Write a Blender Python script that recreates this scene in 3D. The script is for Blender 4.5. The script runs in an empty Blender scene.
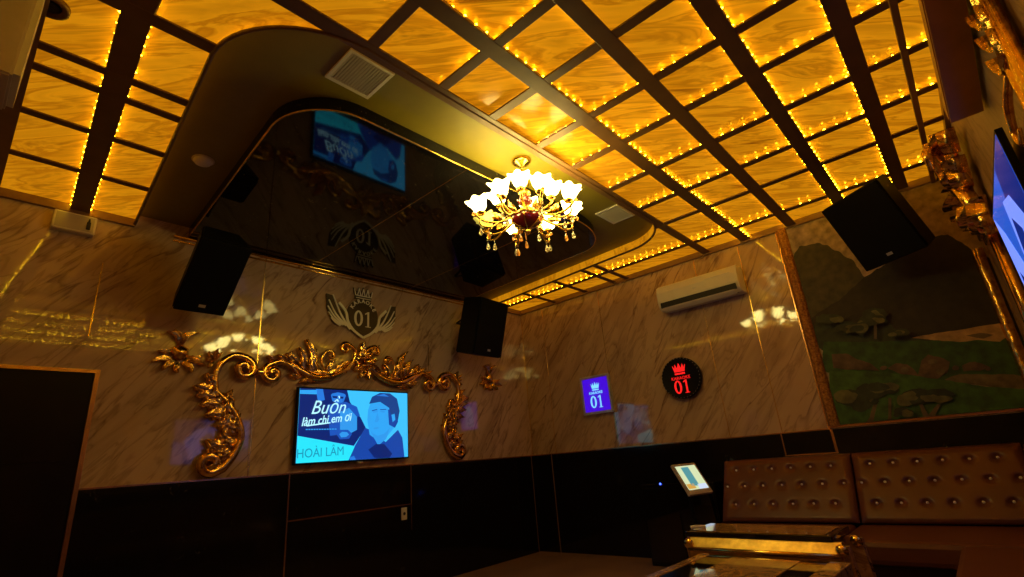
import bpy, bmesh, math, random
from mathutils import Vector, Matrix, noise
random.seed(7)
PI = math.pi
S = bpy.context.scene
COL = S.collection

# ---------------------------------------------------------------- camera, world, exposure
R = ((0.73520181, -0.27406553, -0.61997289),
     (0.67324695, 0.18884874, 0.71489489),
     (-0.07884695, -0.94298687, 0.32335572))
CAM = Vector((4.835, 0.0, 1.15))
FPX = 505.0
cd = bpy.data.cameras.new('camera'); cam = bpy.data.objects.new('camera', cd); COL.objects.link(cam)
cd.sensor_width = 36; cd.lens = FPX / 1024 * 36; cd.clip_start = 0.02; cd.clip_end = 60
cam.matrix_world = Matrix(((R[0][0], -R[0][1], -R[0][2], CAM.x),
                           (R[1][0], -R[1][1], -R[1][2], CAM.y),
                           (R[2][0], -R[2][1], -R[2][2], CAM.z), (0, 0, 0, 1)))
S.camera = cam
W = bpy.data.worlds.new('world'); S.world = W; W.use_nodes = True
W.node_tree.nodes['Background'].inputs[0].default_value = (0.02, 0.01, 0.004, 1)
W.node_tree.nodes['Background'].inputs[1].default_value = 0.3
S.view_settings.view_transform = 'Standard'; S.view_settings.look = 'None'
S.view_settings.exposure = 0.25; S.view_settings.gamma = 1.0; S.view_settings.use_curve_mapping = False
S.cycles.use_denoising = True
S.cycles.max_bounces = 8; S.cycles.sample_clamp_indirect = 6.0
S.cycles.use_light_tree = True

LED_POWER = 42.0      # radiance of the yellow bead lights on the ceiling grid
PANEL_POWER = 0.50    # emission put into the marble ceiling panels, beyond the bead light
SHADE_POWER = 15.0    # radiance of the lit glass flower shades

# room: wall_left x=0, wall_back y=YB, wall_right x=XC, wall_front y=YF
YB, XC, YF = 5.72, 5.24, -0.30
H, HP, HT = 3.28, 3.325, 3.38      # grid underside, glowing panels, recessed tray
ZW = 1.20                          # top of the black granite wainscot

def ray(px, py):
    c = (px - 512, py - 288.5, FPX)
    return Vector([sum(R[i][k] * c[k] for k in range(3)) for i in range(3)])
def hit(px, py, ax, val):          # a photograph sight line meets the plane of a wall / ceiling / shelf
    d = ray(px, py); t = (val - CAM[ax]) / d[ax]
    return CAM + d * t

# ---------------------------------------------------------------- materials
MATS = {}
class NT:
    def __init__(s, name):
        s.m = bpy.data.materials.new(name); s.m.use_nodes = True
        s.t = s.m.node_tree; s.b = s.t.nodes['Principled BSDF']; MATS[name] = s.m
    def n(s, typ, **kw):
        nd = s.t.nodes.new(typ)
        for k, v in kw.items(): setattr(nd, k, v)
        return nd
    def l(s, a, b): s.t.links.new(a, b)
    def set(s, **kw):
        for k, v in kw.items():
            k = {'base': 'Base Color', 'rough': 'Roughness', 'metal': 'Metallic', 'spec': 'Specular IOR Level',
                 'coat': 'Coat Weight', 'coatr': 'Coat Roughness', 'ior': 'IOR', 'emis': 'Emission Color', 'es': 'Emission Strength',
                 'trans': 'Transmission Weight', 'sheen': 'Sheen Weight', 'coatior': 'Coat IOR'}[k]
            s.b.inputs[k].default_value = (*v, 1) if isinstance(v, tuple) else v
        return s
    def ramp(s, stops, fac, interp='LINEAR'):
        r = s.n('ShaderNodeValToRGB'); r.color_ramp.interpolation = interp
        e = r.color_ramp.elements
        while len(e) < len(stops): e.new(0.5)
        for i, (p, c) in enumerate(stops):
            e[i].position = p; e[i].color = (*c, 1) if isinstance(c, tuple) else (c, c, c, 1)
        s.l(fac, r.inputs[0]); return r.outputs[0]
    def noise(s, vec, scale, detail=3, rough=0.5, dist=0.0):
        n = s.n('ShaderNodeTexNoise'); n.inputs['Scale'].default_value = scale
        n.inputs['Detail'].default_value = detail; n.inputs['Roughness'].default_value = rough
        n.inputs['Distortion'].default_value = dist
        s.l(vec, n.inputs['Vector']); return n.outputs['Fac']
    def bump(s, h, strength=0.3, dist=0.01):
        b = s.n('ShaderNodeBump'); b.inputs['Strength'].default_value = strength; b.inputs['Distance'].default_value = dist
        s.l(h, b.inputs['Height']); s.l(b.outputs[0], s.b.inputs['Normal'])
    def mix(s, fac, a, b):
        m = s.n('ShaderNodeMix', data_type='RGBA')
        if isinstance(fac, float): m.inputs[0].default_value = fac
        else: s.l(fac, m.inputs[0])
        for k, v in ((6, a), (7, b)):
            if isinstance(v, tuple): m.inputs[k].default_value = (*v, 1)
            else: s.l(v, m.inputs[k])
        return m.outputs[2]

def plain(name, base, rough=0.5, metal=0.0, var=0.12, vscale=9.0, **kw):
    s = NT(name).set(base=base, rough=rough, metal=metal, **kw)
    tc = s.n('ShaderNodeTexCoord')
    f = s.noise(tc.outputs['Object'], vscale, 4)
    lo = tuple(c * (1 - var) for c in base); hi = tuple(min(1, c * (1 + var)) for c in base)
    s.l(s.ramp([(0.3, lo), (0.7, hi)], f), s.b.inputs['Base Color'])
    return s.m

# wall marble: beige-brown polished slabs with slanting dark veins
def marble(name, c0, c1, vein, swap):
    s = NT(name).set(rough=0.055, coat=0.4, coatr=0.02, spec=0.5)
    tc = s.n('ShaderNodeTexCoord'); sp = s.n('ShaderNodeSeparateXYZ'); s.l(tc.outputs['Object'], sp.inputs[0])
    cb = s.n('ShaderNodeCombineXYZ')
    s.l(sp.outputs['Y' if swap == 'y' else 'X'], cb.inputs[0]); s.l(sp.outputs['Z'], cb.inputs[1])
    mp = s.n('ShaderNodeMapping'); s.l(cb.outputs[0], mp.inputs[0]); mp.inputs['Rotation'].default_value = (0, 0, math.radians(-52))
    v2 = s.n('ShaderNodeMapping'); s.l(mp.outputs[0], v2.inputs[0]); v2.inputs['Scale'].default_value = (0.8, 3.0, 1)
    big = s.noise(v2.outputs[0], 1.1, 4, 0.6, 0.6)
    base = s.ramp([(0.32, c1), (0.5, c0), (0.72, tuple(c * 1.1 for c in c0))], big)
    v3 = s.n('ShaderNodeMapping'); s.l(mp.outputs[0], v3.inputs[0]); v3.inputs['Scale'].default_value = (1.0, 5.0, 1)
    a = s.noise(v3.outputs[0], 0.95, 3, 0.5, 0.7)
    ridge = s.ramp([(0.44, 0.0), (0.492, 0.9), (0.515, 0.0)], a)
    b = s.noise(v3.outputs[0], 0.9, 2, 0.5, 0.2)
    msk = s.ramp([(0.42, 0.15), (0.6, 1.0)], b)
    mul = s.n('ShaderNodeMath', operation='MULTIPLY'); s.l(ridge, mul.inputs[0]); s.l(msk, mul.inputs[1])
    fine = s.noise(v3.outputs[0], 2.2, 3, 0.5, 0.9)
    fr = s.ramp([(0.52, 0.0), (0.57, 0.45), (0.61, 0.0)], fine)
    add = s.n('ShaderNodeMath', operation='ADD', use_clamp=True); s.l(mul.outputs[0], add.inputs[0]); s.l(fr, add.inputs[1])
    s.l(s.mix(add.outputs[0], base, vein), s.b.inputs['Base Color'])
    return s.m
marble('marble_side', (0.54, 0.385, 0.285), (0.44, 0.30, 0.215), (0.23, 0.135, 0.095), 'y')
marble('marble_back', (0.55, 0.385, 0.235), (0.43, 0.285, 0.165), (0.23, 0.13, 0.07), 'x')
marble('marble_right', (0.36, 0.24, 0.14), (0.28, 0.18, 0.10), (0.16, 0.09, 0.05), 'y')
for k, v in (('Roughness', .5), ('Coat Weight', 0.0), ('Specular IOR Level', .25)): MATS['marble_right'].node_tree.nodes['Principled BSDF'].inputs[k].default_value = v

# ceiling marble: veined colour, with emission added on top of the bead light
s = NT('ceiling_marble').set(rough=0.16, spec=0.14)
tc = s.n('ShaderNodeTexCoord'); mp = s.n('ShaderNodeMapping'); s.l(tc.outputs['Object'], mp.inputs[0])
mp.inputs['Rotation'].default_value = (0, 0, math.radians(-42)); mp2 = s.n('ShaderNodeMapping'); s.l(mp.outputs[0], mp2.inputs[0])
mp2.inputs['Scale'].default_value = (0.9, 5.0, 1)
f = s.noise(mp2.outputs[0], 1.35, 4, 0.55, 1.3)
col = s.ramp([(0.28, (0.30, 0.125, 0.010)), (0.42, (0.50, 0.25, 0.014)), (0.50, (0.38, 0.17, 0.012)), (0.56, (0.54, 0.27, 0.016)), (0.75, (0.44, 0.21, 0.014))], f)
s.l(col, s.b.inputs['Base Color'])
em = s.ramp([(0.28, (0.34, 0.10, 0.0015)), (0.42, (0.84, 0.31, 0.004)), (0.49, (0.58, 0.19, 0.002)), (0.56, (0.92, 0.35, 0.005)), (0.75, (0.66, 0.24, 0.003))], f)
s.l(em, s.b.inputs['Emission Color']); s.b.inputs['Emission Strength'].default_value = PANEL_POWER

# black granite: polished, faint pale flecks
def granite(name, rough, ior, fleck, scale=9):
    s = NT(name).set(rough=rough, ior=ior, spec=0.5)
    tc = s.n('ShaderNodeTexCoord')
    a = s.noise(tc.outputs['Object'], scale, 8, 0.75, 1.6)
    c = s.ramp([(0.60, (0.007, 0.006, 0.006)), (0.635, (0.012, 0.010, 0.008)), (0.675, fleck)], a)
    s.l(c, s.b.inputs['Base Color']); return s.m
granite('black_granite', 0.10, 1.45, (0.035, 0.03, 0.025))
granite('ceiling_granite', 0.045, 1.42, (0.30, 0.25, 0.11), 22)

plain('grid_bar', (0.15, 0.068, 0.016), 0.45)
plain('conduit', (0.24, 0.12, 0.04), 0.45)
plain('tray_paint', (0.215, 0.165, 0.007), 0.5, var=0.05)
plain('gold_edge', (0.85, 0.55, 0.12), 0.22, 1.0)
plain('rose_gold', (0.75, 0.42, 0.20), 0.25, 1.0)
plain('floor_stone', (0.26, 0.155, 0.10), 0.35, var=0.2, vscale=3)
plain('door_wood', (0.008, 0.004, 0.003), 0.35, var=0.3, vscale=4, spec=0.2)
plain('speaker_black', (0.004, 0.004, 0.004), 0.55, spec=0.2)
plain('grille_black', (0.004, 0.004, 0.0045), 0.8, spec=0.15)
plain('emblem_silver', (0.95, 0.93, 0.88), 0.25, 0.1, var=.03)
plain('bracket_black', (0.02, 0.018, 0.015), 0.4, 0.5)
plain('brown_cabinet', (0.45, 0.22, 0.045), 0.5)
plain('grey_cabinet', (0.55, 0.46, 0.38), 0.5)
plain('white_plastic', (0.72, 0.68, 0.55), 0.35, var=0.03)
plain('vent_white', (0.50, 0.46, 0.34), 0.5, var=0.03)
plain('vent_dark', (0.42, 0.37, 0.26), 0.7)
plain('dark_slot', (0.012, 0.012, 0.012), 0.6)
plain('silver', (0.62, 0.60, 0.55), 0.35, 0.5)
plain('button_crystal', (0.85, 0.80, 0.75), 0.12, 0.0, coat=1.0)
plain('emblem_brown', (0.055, 0.035, 0.022), 0.35)
plain('ruby_glass', (0.14, 0.006, 0.012), 0.08, coat=1.0)
plain('sofa_dark', (0.020, 0.008, 0.006), 0.55)
plain('emerald', (0.01, 0.02, 0.015), 0.1)
# gilt: carved resin in gold leaf
s = NT('gilt').set(metal=1.0, rough=0.17, base=(0.90, 0.52, 0.10))
tc = s.n('ShaderNodeTexCoord'); a = s.noise(tc.outputs['Object'], 22, 5, 0.6)
s.l(s.ramp([(0.32, (0.50, 0.20, 0.03)), (0.52, (0.92, 0.55, 0.11)), (0.7, (1.0, 0.70, 0.20))], a), s.b.inputs['Base Color'])
s.bump(a, 0.35, 0.01)
s = NT('gilt_rough').set(metal=0.7, rough=0.42, base=(0.5, 0.22, 0.05))
tc = s.n('ShaderNodeTexCoord'); a = s.noise(tc.outputs['Object'], 45, 6, 0.7)
s.l(s.ramp([(0.35, (0.20, 0.065, 0.015)), (0.6, (0.62, 0.30, 0.07))], a), s.b.inputs['Base Color']); s.bump(a, 0.9, 0.02)
# leatherette
s = NT('leather').set(rough=0.38, spec=0.5, base=(0.15, 0.055, 0.025))
tc = s.n('ShaderNodeTexCoord'); a = s.noise(tc.outputs['Object'], 60, 4, 0.6); b = s.noise(tc.outputs['Object'], 3, 2)
s.l(s.ramp([(0.3, (0.11, 0.032, 0.014)), (0.7, (0.15, 0.045, 0.020))], b), s.b.inputs['Base Color']); s.bump(a, 0.12, 0.004)
# table marble
s = NT('gold_marble').set(rough=0.12, coat=0.6, base=(0.5, 0.3, 0.1))
tc = s.n('ShaderNodeTexCoord'); a = s.noise(tc.outputs['Object'], 5, 6, 0.65, 1.4)
s.l(s.ramp([(0.3, (0.22, 0.10, 0.03)), (0.5, (0.62, 0.36, 0.11)), (0.56, (0.30, 0.14, 0.04)), (0.75, (0.70, 0.45, 0.16))], a), s.b.inputs['Base Color'])
plain('gold_panel', (0.90, 0.52, 0.10), 0.38, 0.8, vscale=20, var=.3)
s = NT('black_glass').set(rough=0.05, base=(0.006, 0.005, 0.005), coat=0.5)
# crystal
s = NT('crystal').set(rough=0.03, base=(1.0, 0.93, 0.70), trans=0.75, ior=1.5)
s = NT('amber_crystal').set(rough=0.05, base=(0.95, 0.45, 0.10), trans=0.6, ior=1.5)

def glow(name, colr, strength, base=(0.02, 0.02, 0.02), rough=0.3):
    s = NT(name).set(base=base, rough=rough, emis=colr, es=strength); return s.m
glow('led_bead', (1.0, 0.60, 0.012), LED_POWER)
s = NT('lit_shade').set(base=(0.9, 0.85, 0.55), rough=0.35)
tc = s.n('ShaderNodeTexCoord'); a = s.noise(tc.outputs['Object'], 30, 3)
s.l(s.ramp([(0.3, (1.0, 0.72, 0.16)), (0.65, (1.0, 0.86, 0.32))], a), s.b.inputs['Emission Color']); s.b.inputs['Emission Strength'].default_value = SHADE_POWER
s = NT('dim_shade').set(base=(0.8, 0.72, 0.25), rough=0.35, emis=(1.0, 0.80, 0.10), es=0.35)
glow('purple_glow', (0.065, 0.002, 0.80), 0.70)
glow('cyan_glow', (0.20, 0.65, 1.0), 1.0)
glow('red_glow', (1.0, 0.012, 0.012), 0.95)
glow('blue_dot', (0.05, 0.1, 1.0), 5.0)
def scr(name, c, k=1.0): glow('scr_' + name, c, k * .86, rough=0.12)
scr('sky', (0.045, 0.52, 0.95), 1.05); scr('navy', (0.003, 0.018, 0.16)); scr('mid', (0.02, 0.20, 0.75)); scr('blue', (0.01, 0.09, 0.50))
scr('cyan', (0.02, 0.72, 0.90), 1.1); scr('skin', (0.03, 0.38, 0.92), 1.0); scr('cap', (0.008, 0.055, 0.26)); scr('jacket', (0.008, 0.06, 0.38))
scr('text', (0.45, 0.88, 1.0), 1.1); scr('teal', (0.01, 0.30, 0.50)); scr('shade', (0.03, 0.32, 0.85))
scr('tvblue', (0.02, 0.10, 0.60), 1.0); scr('tvpale', (0.16, 0.24, 0.9), 1.3); scr('tvdark', (0.004, 0.02, 0.20))
scr('tabcream', (0.75, 0.85, 0.50), 0.9); scr('tabteal', (0.10, 0.38, 0.42), 0.8); scr('taborange', (0.85, 0.45, 0.08), 0.8); scr('tabwhite', (0.70, 0.80, 1.0), 0.9)
# mural paints
for nm, c in (('m_sky', (0.38, 0.27, 0.17)), ('m_hill', (0.055, 0.045, 0.018)), ('m_mount_shadow', (0.020, 0.014, 0.007)), ('m_forest', (0.030, 0.042, 0.014)),
              ('m_sand', (0.40, 0.25, 0.10)), ('m_meadow', (0.028, 0.085, 0.012)), ('m_rock', (0.11, 0.068, 0.032)), ('m_grass', (0.042, 0.12, 0.014)),
              ('m_leaf', (0.11, 0.11, 0.032)), ('m_trunk', (0.12, 0.085, 0.035)), ('m_dleaf', (0.024, 0.034, 0.010)), ('m_path', (0.13, 0.10, 0.045))):
    plain(nm, c, 0.6, var=0.45, vscale=14)

# ---------------------------------------------------------------- mesh helpers
class MB:
    def __init__(s): s.bm = bmesh.new(); s.mats = []; s.cur = 0
    def mat(s, name):
        if name not in s.mats: s.mats.append(name)
        s.cur = s.mats.index(name); return s
    def _faces(s, before):
        for f in s.bm.faces:
            if f.index == -1 or f not in before: f.material_index = s.cur
    def face(s, pts, smooth=False):
        vs = [s.bm.verts.new(p) for p in pts]
        f = s.bm.faces.new(vs); f.material_index = s.cur; f.smooth = smooth; return f
    def box(s, lo, hi, bev=0.0, M=None):
        lo, hi = Vector(lo), Vector(hi)
        c = [(x, y, z) for x in (lo.x, hi.x) for y in (lo.y, hi.y) for z in (lo.z, hi.z)]
        vs = [s.bm.verts.new(M @ Vector(p) if M else p) for p in c]
        fs = []
        for q in ((0, 1, 3, 2), (4, 6, 7, 5), (0, 4, 5, 1), (2, 3, 7, 6), (0, 2, 6, 4), (1, 5, 7, 3)):
            f = s.bm.faces.new([vs[i] for i in q]); f.material_index = s.cur; fs.append(f)
        if bev:
            ed = list({e for f in fs for e in f.edges})
            r = bmesh.ops.bevel(s.bm, geom=ed, offset=bev, segments=2, profile=0.5, affect='EDGES')
            for f in r['faces']: f.material_index = s.cur
        return s
    def hexa(s, pts):   # 8 points: bottom 4, top 4
        vs = [s.bm.verts.new(p) for p in pts]
        for q in ((3, 2, 1, 0), (4, 5, 6, 7), (0, 1, 5, 4), (1, 2, 6, 5), (2, 3, 7, 6), (3, 0, 4, 7)):
            f = s.bm.faces.new([vs[i] for i in q]); f.material_index = s.cur
        return s
    def tube(s, pts, radii, n=8, squash=None, caps=True):
        # squash: (axis Vector, factor) flattens the section along an axis
        pts = [Vector(p) for p in pts]
        if not isinstance(radii, (list, tuple)): radii = [radii] * len(pts)
        rings = []; up = None
        for i, p in enumerate(pts):
            d = (pts[min(i + 1, len(pts) - 1)] - pts[max(i - 1, 0)])
            if d.length < 1e-9: d = Vector((0, 0, 1))
            d.normalize()
            if up is None:
                up = d.orthogonal().normalized()
            up = (up - d * up.dot(d))
            up = up.normalized() if up.length > 1e-6 else d.orthogonal().normalized()
            sd = d.cross(up)
            ring = []
            for k in range(n):
                a = 2 * PI * k / n; o = (up * math.cos(a) + sd * math.sin(a)) * radii[i]
                if squash: o = o - squash[0] * o.dot(squash[0]) * (1 - squash[1])
                ring.append(s.bm.verts.new(p + o))
            rings.append(ring)
        for i in range(len(rings) - 1):
            for k in range(n):
                f = s.bm.faces.new((rings[i][k], rings[i][(k + 1) % n], rings[i + 1][(k + 1) % n], rings[i + 1][k]))
                f.material_index = s.cur; f.smooth = True
        if caps:
            for rg in (rings[0][::-1], rings[-1]):
                try: f = s.bm.faces.new(rg); f.material_index = s.cur
                except ValueError: pass
        return s
    def lathe(s, prof, c=(0, 0, 0), n=20, lobes=0, amp=0.0, axis=None):
        # prof: (radius, z); lobes makes a scalloped section
        c = Vector(c); Q = axis if axis else Matrix.Identity(3); rings = []
        for r, z in prof:
            ring = []
            for k in range(n):
                a = 2 * PI * k / n; rr = r * (1 + amp * math.cos(lobes * a)) if lobes else r
                ring.append(s.bm.verts.new(c + Q @ Vector((rr * math.cos(a), rr * math.sin(a), z))))
            rings.append(ring)
        for i in range(len(rings) - 1):
            for k in range(n):
                f = s.bm.faces.new((rings[i][k], rings[i][(k + 1) % n], rings[i + 1][(k + 1) % n], rings[i + 1][k]))
                f.material_index = s.cur; f.smooth = True
        if prof[0][0] > 1e-4: f = s.bm.faces.new(rings[0][::-1]); f.material_index = s.cur
        if prof[-1][0] > 1e-4: f = s.bm.faces.new(rings[-1]); f.material_index = s.cur
        return s
    def ball(s, c, r, sub=2, sc=(1, 1, 1)):
        m = Matrix.Translation(c) @ Matrix.Diagonal((*[r * q for q in sc], 1))
        g = bmesh.ops.create_icosphere(s.bm, subdivisions=sub, radius=1, matrix=m)
        for v in g['verts']:
            for f in v.link_faces: f.material_index = s.cur; f.smooth = True
        return s
    def octa(s, c, r):
        c = Vector(c); v = [s.bm.verts.new(c + Vector(o) * r) for o in ((1, 0, 0), (0, 1, 0), (-1, 0, 0), (0, -1, 0), (0, 0, 1), (0, 0, -1))]
        for i in range(4):
            for t, q in ((4, (i, (i + 1) % 4)), (5, ((i + 1) % 4, i))):
                f = s.bm.faces.new((v[q[0]], v[q[1]], v[t])); f.material_index = s.cur; f.smooth = True
        return s
    def prism(s, pts2, fn, d0, d1):
        # pts2 outline (u, v); fn(u, v, d) -> 3-D point
        a = [s.bm.verts.new(fn(u, v, d0)) for u, v in pts2]; b = [s.bm.verts.new(fn(u, v, d1)) for u, v in pts2]
        n = len(pts2)
        fs = [s.bm.faces.new(a[::-1]), s.bm.faces.new(b)]
        for i in range(n): fs.append(s.bm.faces.new((a[i], a[(i + 1) % n], b[(i + 1) % n], b[i])))
        for f in fs: f.material_index = s.cur
        return s
    def build(s, name, mat=None, parent=None, kind=None, recalc=True):
        if recalc: bmesh.ops.recalc_face_normals(s.bm, faces=s.bm.faces[:])
        me = bpy.data.meshes.new(name); s.bm.to_mesh(me); s.bm.free()
        if mat: me.materials.append(MATS[mat])
        else:
            for m in s.mats: me.materials.append(MATS[m])
        o = bpy.data.objects.new(name, me); COL.objects.link(o)
        if parent: o.parent = parent
        if kind: o['kind'] = kind
        return o

def thing(name, label, cat, loc=(0, 0, 0), rot=(0, 0, 0), group=None):
    o = bpy.data.objects.new(name, None); COL.objects.link(o); o.empty_display_size = 0.1
    o.location = loc; o.rotation_euler = rot; o['label'] = label; o['category'] = cat
    if group: o['group'] = group
    return o
def tag(o, label, cat, group=None):
    o['label'] = label; o['category'] = cat
    if group: o['group'] = group
    return o
def struct(name, mb, mat=None, parent=None):
    o = mb.build(name, mat, parent)
    if parent is None: o['kind'] = 'structure'
    return o
TRIM = [0]
def trim(mb, mat):
    TRIM[0] += 1
    return struct('trim_%d' % TRIM[0], mb, mat)

def text_mesh(txt, size, extrude, name, mat, parent, M, align='CENTER', shear=0.0, bold=0.0, space=1.0, xs=1.0):
    cu = bpy.data.curves.new(name, 'FONT'); cu.body = txt; cu.size = size; cu.extrude = extrude
    cu.align_x = align; cu.align_y = 'CENTER'; cu.shear = shear; cu.offset = bold; cu.space_character = space; cu.resolution_u = 4
    to = bpy.data.objects.new(name, cu); COL.objects.link(to)
    bpy.context.view_layer.update()
    dg = bpy.context.evaluated_depsgraph_get()
    me = bpy.data.meshes.new_from_object(to.evaluated_get(dg))
    bpy.data.objects.remove(to); bpy.data.curves.remove(cu)
    me.transform(M @ Matrix.Diagonal((xs, 1, 1, 1))); me.materials.clear(); me.materials.append(MATS[mat])
    o = bpy.data.objects.new(name, me); COL.objects.link(o); o.parent = parent
    return o
# frames: +X face (wall_left): text u->+y, v->+z ; back wall faces -Y: u->+x, v->+z
FR_LEFT = Matrix(((0, 0, 1, 0), (1, 0, 0, 0), (0, 1, 0, 0), (0, 0, 0, 1)))
def numerals(h, d, mat, parent, M):
    # serif figures 0 and 1
    m = MB(); n = 28; fn = lambda u, v, q: M @ Vector((u, v, q))
    for q0, q1 in ((-d, d),):
        o_ = [[(-.32 * h + .30 * h * k * math.cos(2 * PI * i / n), .5 * h * kk * math.sin(2 * PI * i / n)) for i in range(n)] for k, kk in ((1, 1), (.48, .78))]
        for i in range(n):
            a, b_ = o_[0][i], o_[0][(i + 1) % n]; c, e_ = o_[1][(i + 1) % n], o_[1][i]
            m.prism([a, b_, c, e_], fn, q0, q1)
    m.build('figure', mat, parent)
    m = MB(); m.prism([(.29 * h, -.5 * h), (.42 * h, -.5 * h), (.42 * h, .5 * h), (.29 * h, .47 * h)], fn, -d, d)
    m.prism([(.13 * h, .36 * h), (.14 * h, .29 * h), (.29 * h, .36 * h), (.29 * h, .47 * h)], fn, -d, d)
    m.prism([(.17 * h, -.5 * h), (.54 * h, -.5 * h), (.54 * h, -.45 * h), (.17 * h, -.45 * h)], fn, -d * 1.01, d * 1.01)
    m.build('figure', mat, parent)
FR_BACK = Matrix(((1, 0, 0, 0), (0, 0, -1, 0), (0, 1, 0, 0), (0, 0, 0, 1)))

def smooth_path(pts, n=6):
    out = []; P = [Vector(p) for p in pts]
    for i in range(len(P) - 1):
        p0 = P[max(i - 1, 0)]; p1 = P[i]; p2 = P[i + 1]; p3 = P[min(i + 2, len(P) - 1)]
        for k in range(n):
            t = k / n
            out.append(0.5 * ((2 * p1) + (p2 - p0) * t + (2 * p0 - 5 * p1 + 4 * p2 - p3) * t * t + (3 * p1 - p0 - 3 * p2 + p3) * t ** 3))
    out.append(P[-1]); return out
def lerp_r(rs, n):
    out = []; m = len(rs) - 1
    for i in range(n):
        t = i / (n - 1) * m; k = min(int(t), m - 1); out.append(rs[k] + (rs[k + 1] - rs[k]) * (t - k))
    return out

# ================================================================= SETTING
# floor
m = MB(); m.box((-0.1, YF - 0.1, -0.1), (XC + 0.1, YB + 0.1, 0)); struct('floor', m, 'floor_stone')
# walls
m = MB(); m.box((-0.12, YF, 0), (0, YB, 3.45)); struct('wall_left', m, 'marble_side')
m = MB(); m.box((-0.12, YB, 0), (XC + 0.12, YB + 0.12, 3.45)); struct('wall_back', m, 'marble_back')
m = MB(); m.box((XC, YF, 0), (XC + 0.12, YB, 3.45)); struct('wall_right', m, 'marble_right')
m = MB(); m.box((-0.12, YF - 0.12, 0), (XC + 0.12, YF, 3.45)); struct('wall_front', m, 'marble_back')

# tray outline (in the ceiling plane), rounded at its two room-side corners
def rounded(x1, y0, y1, r, n=14, rx=None):
    rx = rx or r; pts = [(0.0, y0)]
    for k in range(n + 1):
        a = -PI / 2 + PI / 2 * k / n; pts.append((x1 - rx + rx * math.cos(a), y0 + r + r * math.sin(a)))
    for k in range(n + 1):
        a = PI / 2 * k / n; pts.append((x1 - rx + rx * math.cos(a), y1 - r + r * math.sin(a)))
    pts.append((0.0, y1)); return pts
TR = [(0.0, 0.80)] + rounded(2.95, 0.60, 4.88, 0.62, rx=0.56)[1:-1] + [(0.0, 5.04)]
def in_tray_y(x):   # y span of the tray at a given x
    ys = []
    for (a, b), (c, d) in zip(TR, TR[1:]):
        if (a - x) * (c - x) <= 0 and a != c: ys.append(b + (d - b) * (x - a) / (c - a))
    return (min(ys), max(ys)) if ys else None
def in_tray_x(y):
    xs = []
    for (a, b), (c, d) in zip(TR, TR[1:]):
        if (b - y) * (d - y) <= 0 and b != d: xs.append(a + (c - a) * (y - b) / (d - b))
    return max(xs) if xs else None
m = MB(); m.mat('ceiling_marble')
out = [(0.0, YF), (XC, YF), (XC, YB), (0.0, YB)] + TR[::-1]
f = m.face([(x, y, HP) for x, y in out]); bmesh.ops.triangulate(m.bm, faces=[f])
# lining of the tray's edge, tray top, granite slab
m.mat('ceiling_marble')
for (a, b), (c, d) in zip(TR, TR[1:]): m.face([(a, b, H - 0.004), (c, d, H - 0.004), (c, d, HT), (a, b, HT)])
m.mat('tray_paint'); f = m.face([(x, y, HT) for x, y in TR]); bmesh.ops.triangulate(m.bm, faces=[f])
m.mat('dark_slot'); m.box((-0.1, YF, 3.44), (XC + 0.1, YB, 3.5))
struct('ceiling', m)
# slim dark edge where the grid meets the tray
m = MB(); m.tube([(x, y, H + 0.004) for x, y in TR], 0.012, 6); trim(m, 'grid_bar')
# black granite slab hanging in the tray down to the grid level, gold edge line
GR = [(0.0, 1.08)]
def arc(cx_, cy_, rx, ry, a0, a1, n=14): return [(cx_ + rx * math.cos(math.radians(a0 + (a1 - a0) * k / n)), cy_ + ry * math.sin(math.radians(a0 + (a1 - a0) * k / n))) for k in range(n + 1)]
GR = [(0.0, 1.20)] + arc(2.02, 1.47, 0.42, 0.40, -90, 0) + arc(2.05, 3.78, 0.42, 0.68, 0, 90) + [(0.0, 4.55)]
m = MB(); m.prism(GR, lambda u, v, d: (u, v, d), H, HT - 0.002); bmesh.ops.triangulate(m.bm, faces=[f for f in m.bm.faces if len(f.verts) > 4])
trim(m, 'ceiling_granite')
m = MB(); m.tube([(x, y, H + 0.003) for x, y in GR], 0.007, 6); trim(m, 'gold_edge')
m = MB(); m.box((0.0, 2.35, H - 0.0015), (2.45, 2.355, H + 0.002)); m.box((0.0, 3.62, H - 0.0015), (2.45, 3.625, H + 0.002)); m.box((2.435, 1.86, H), (2.443, 1.866, HT)); trim(m, 'gold_edge')

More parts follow.
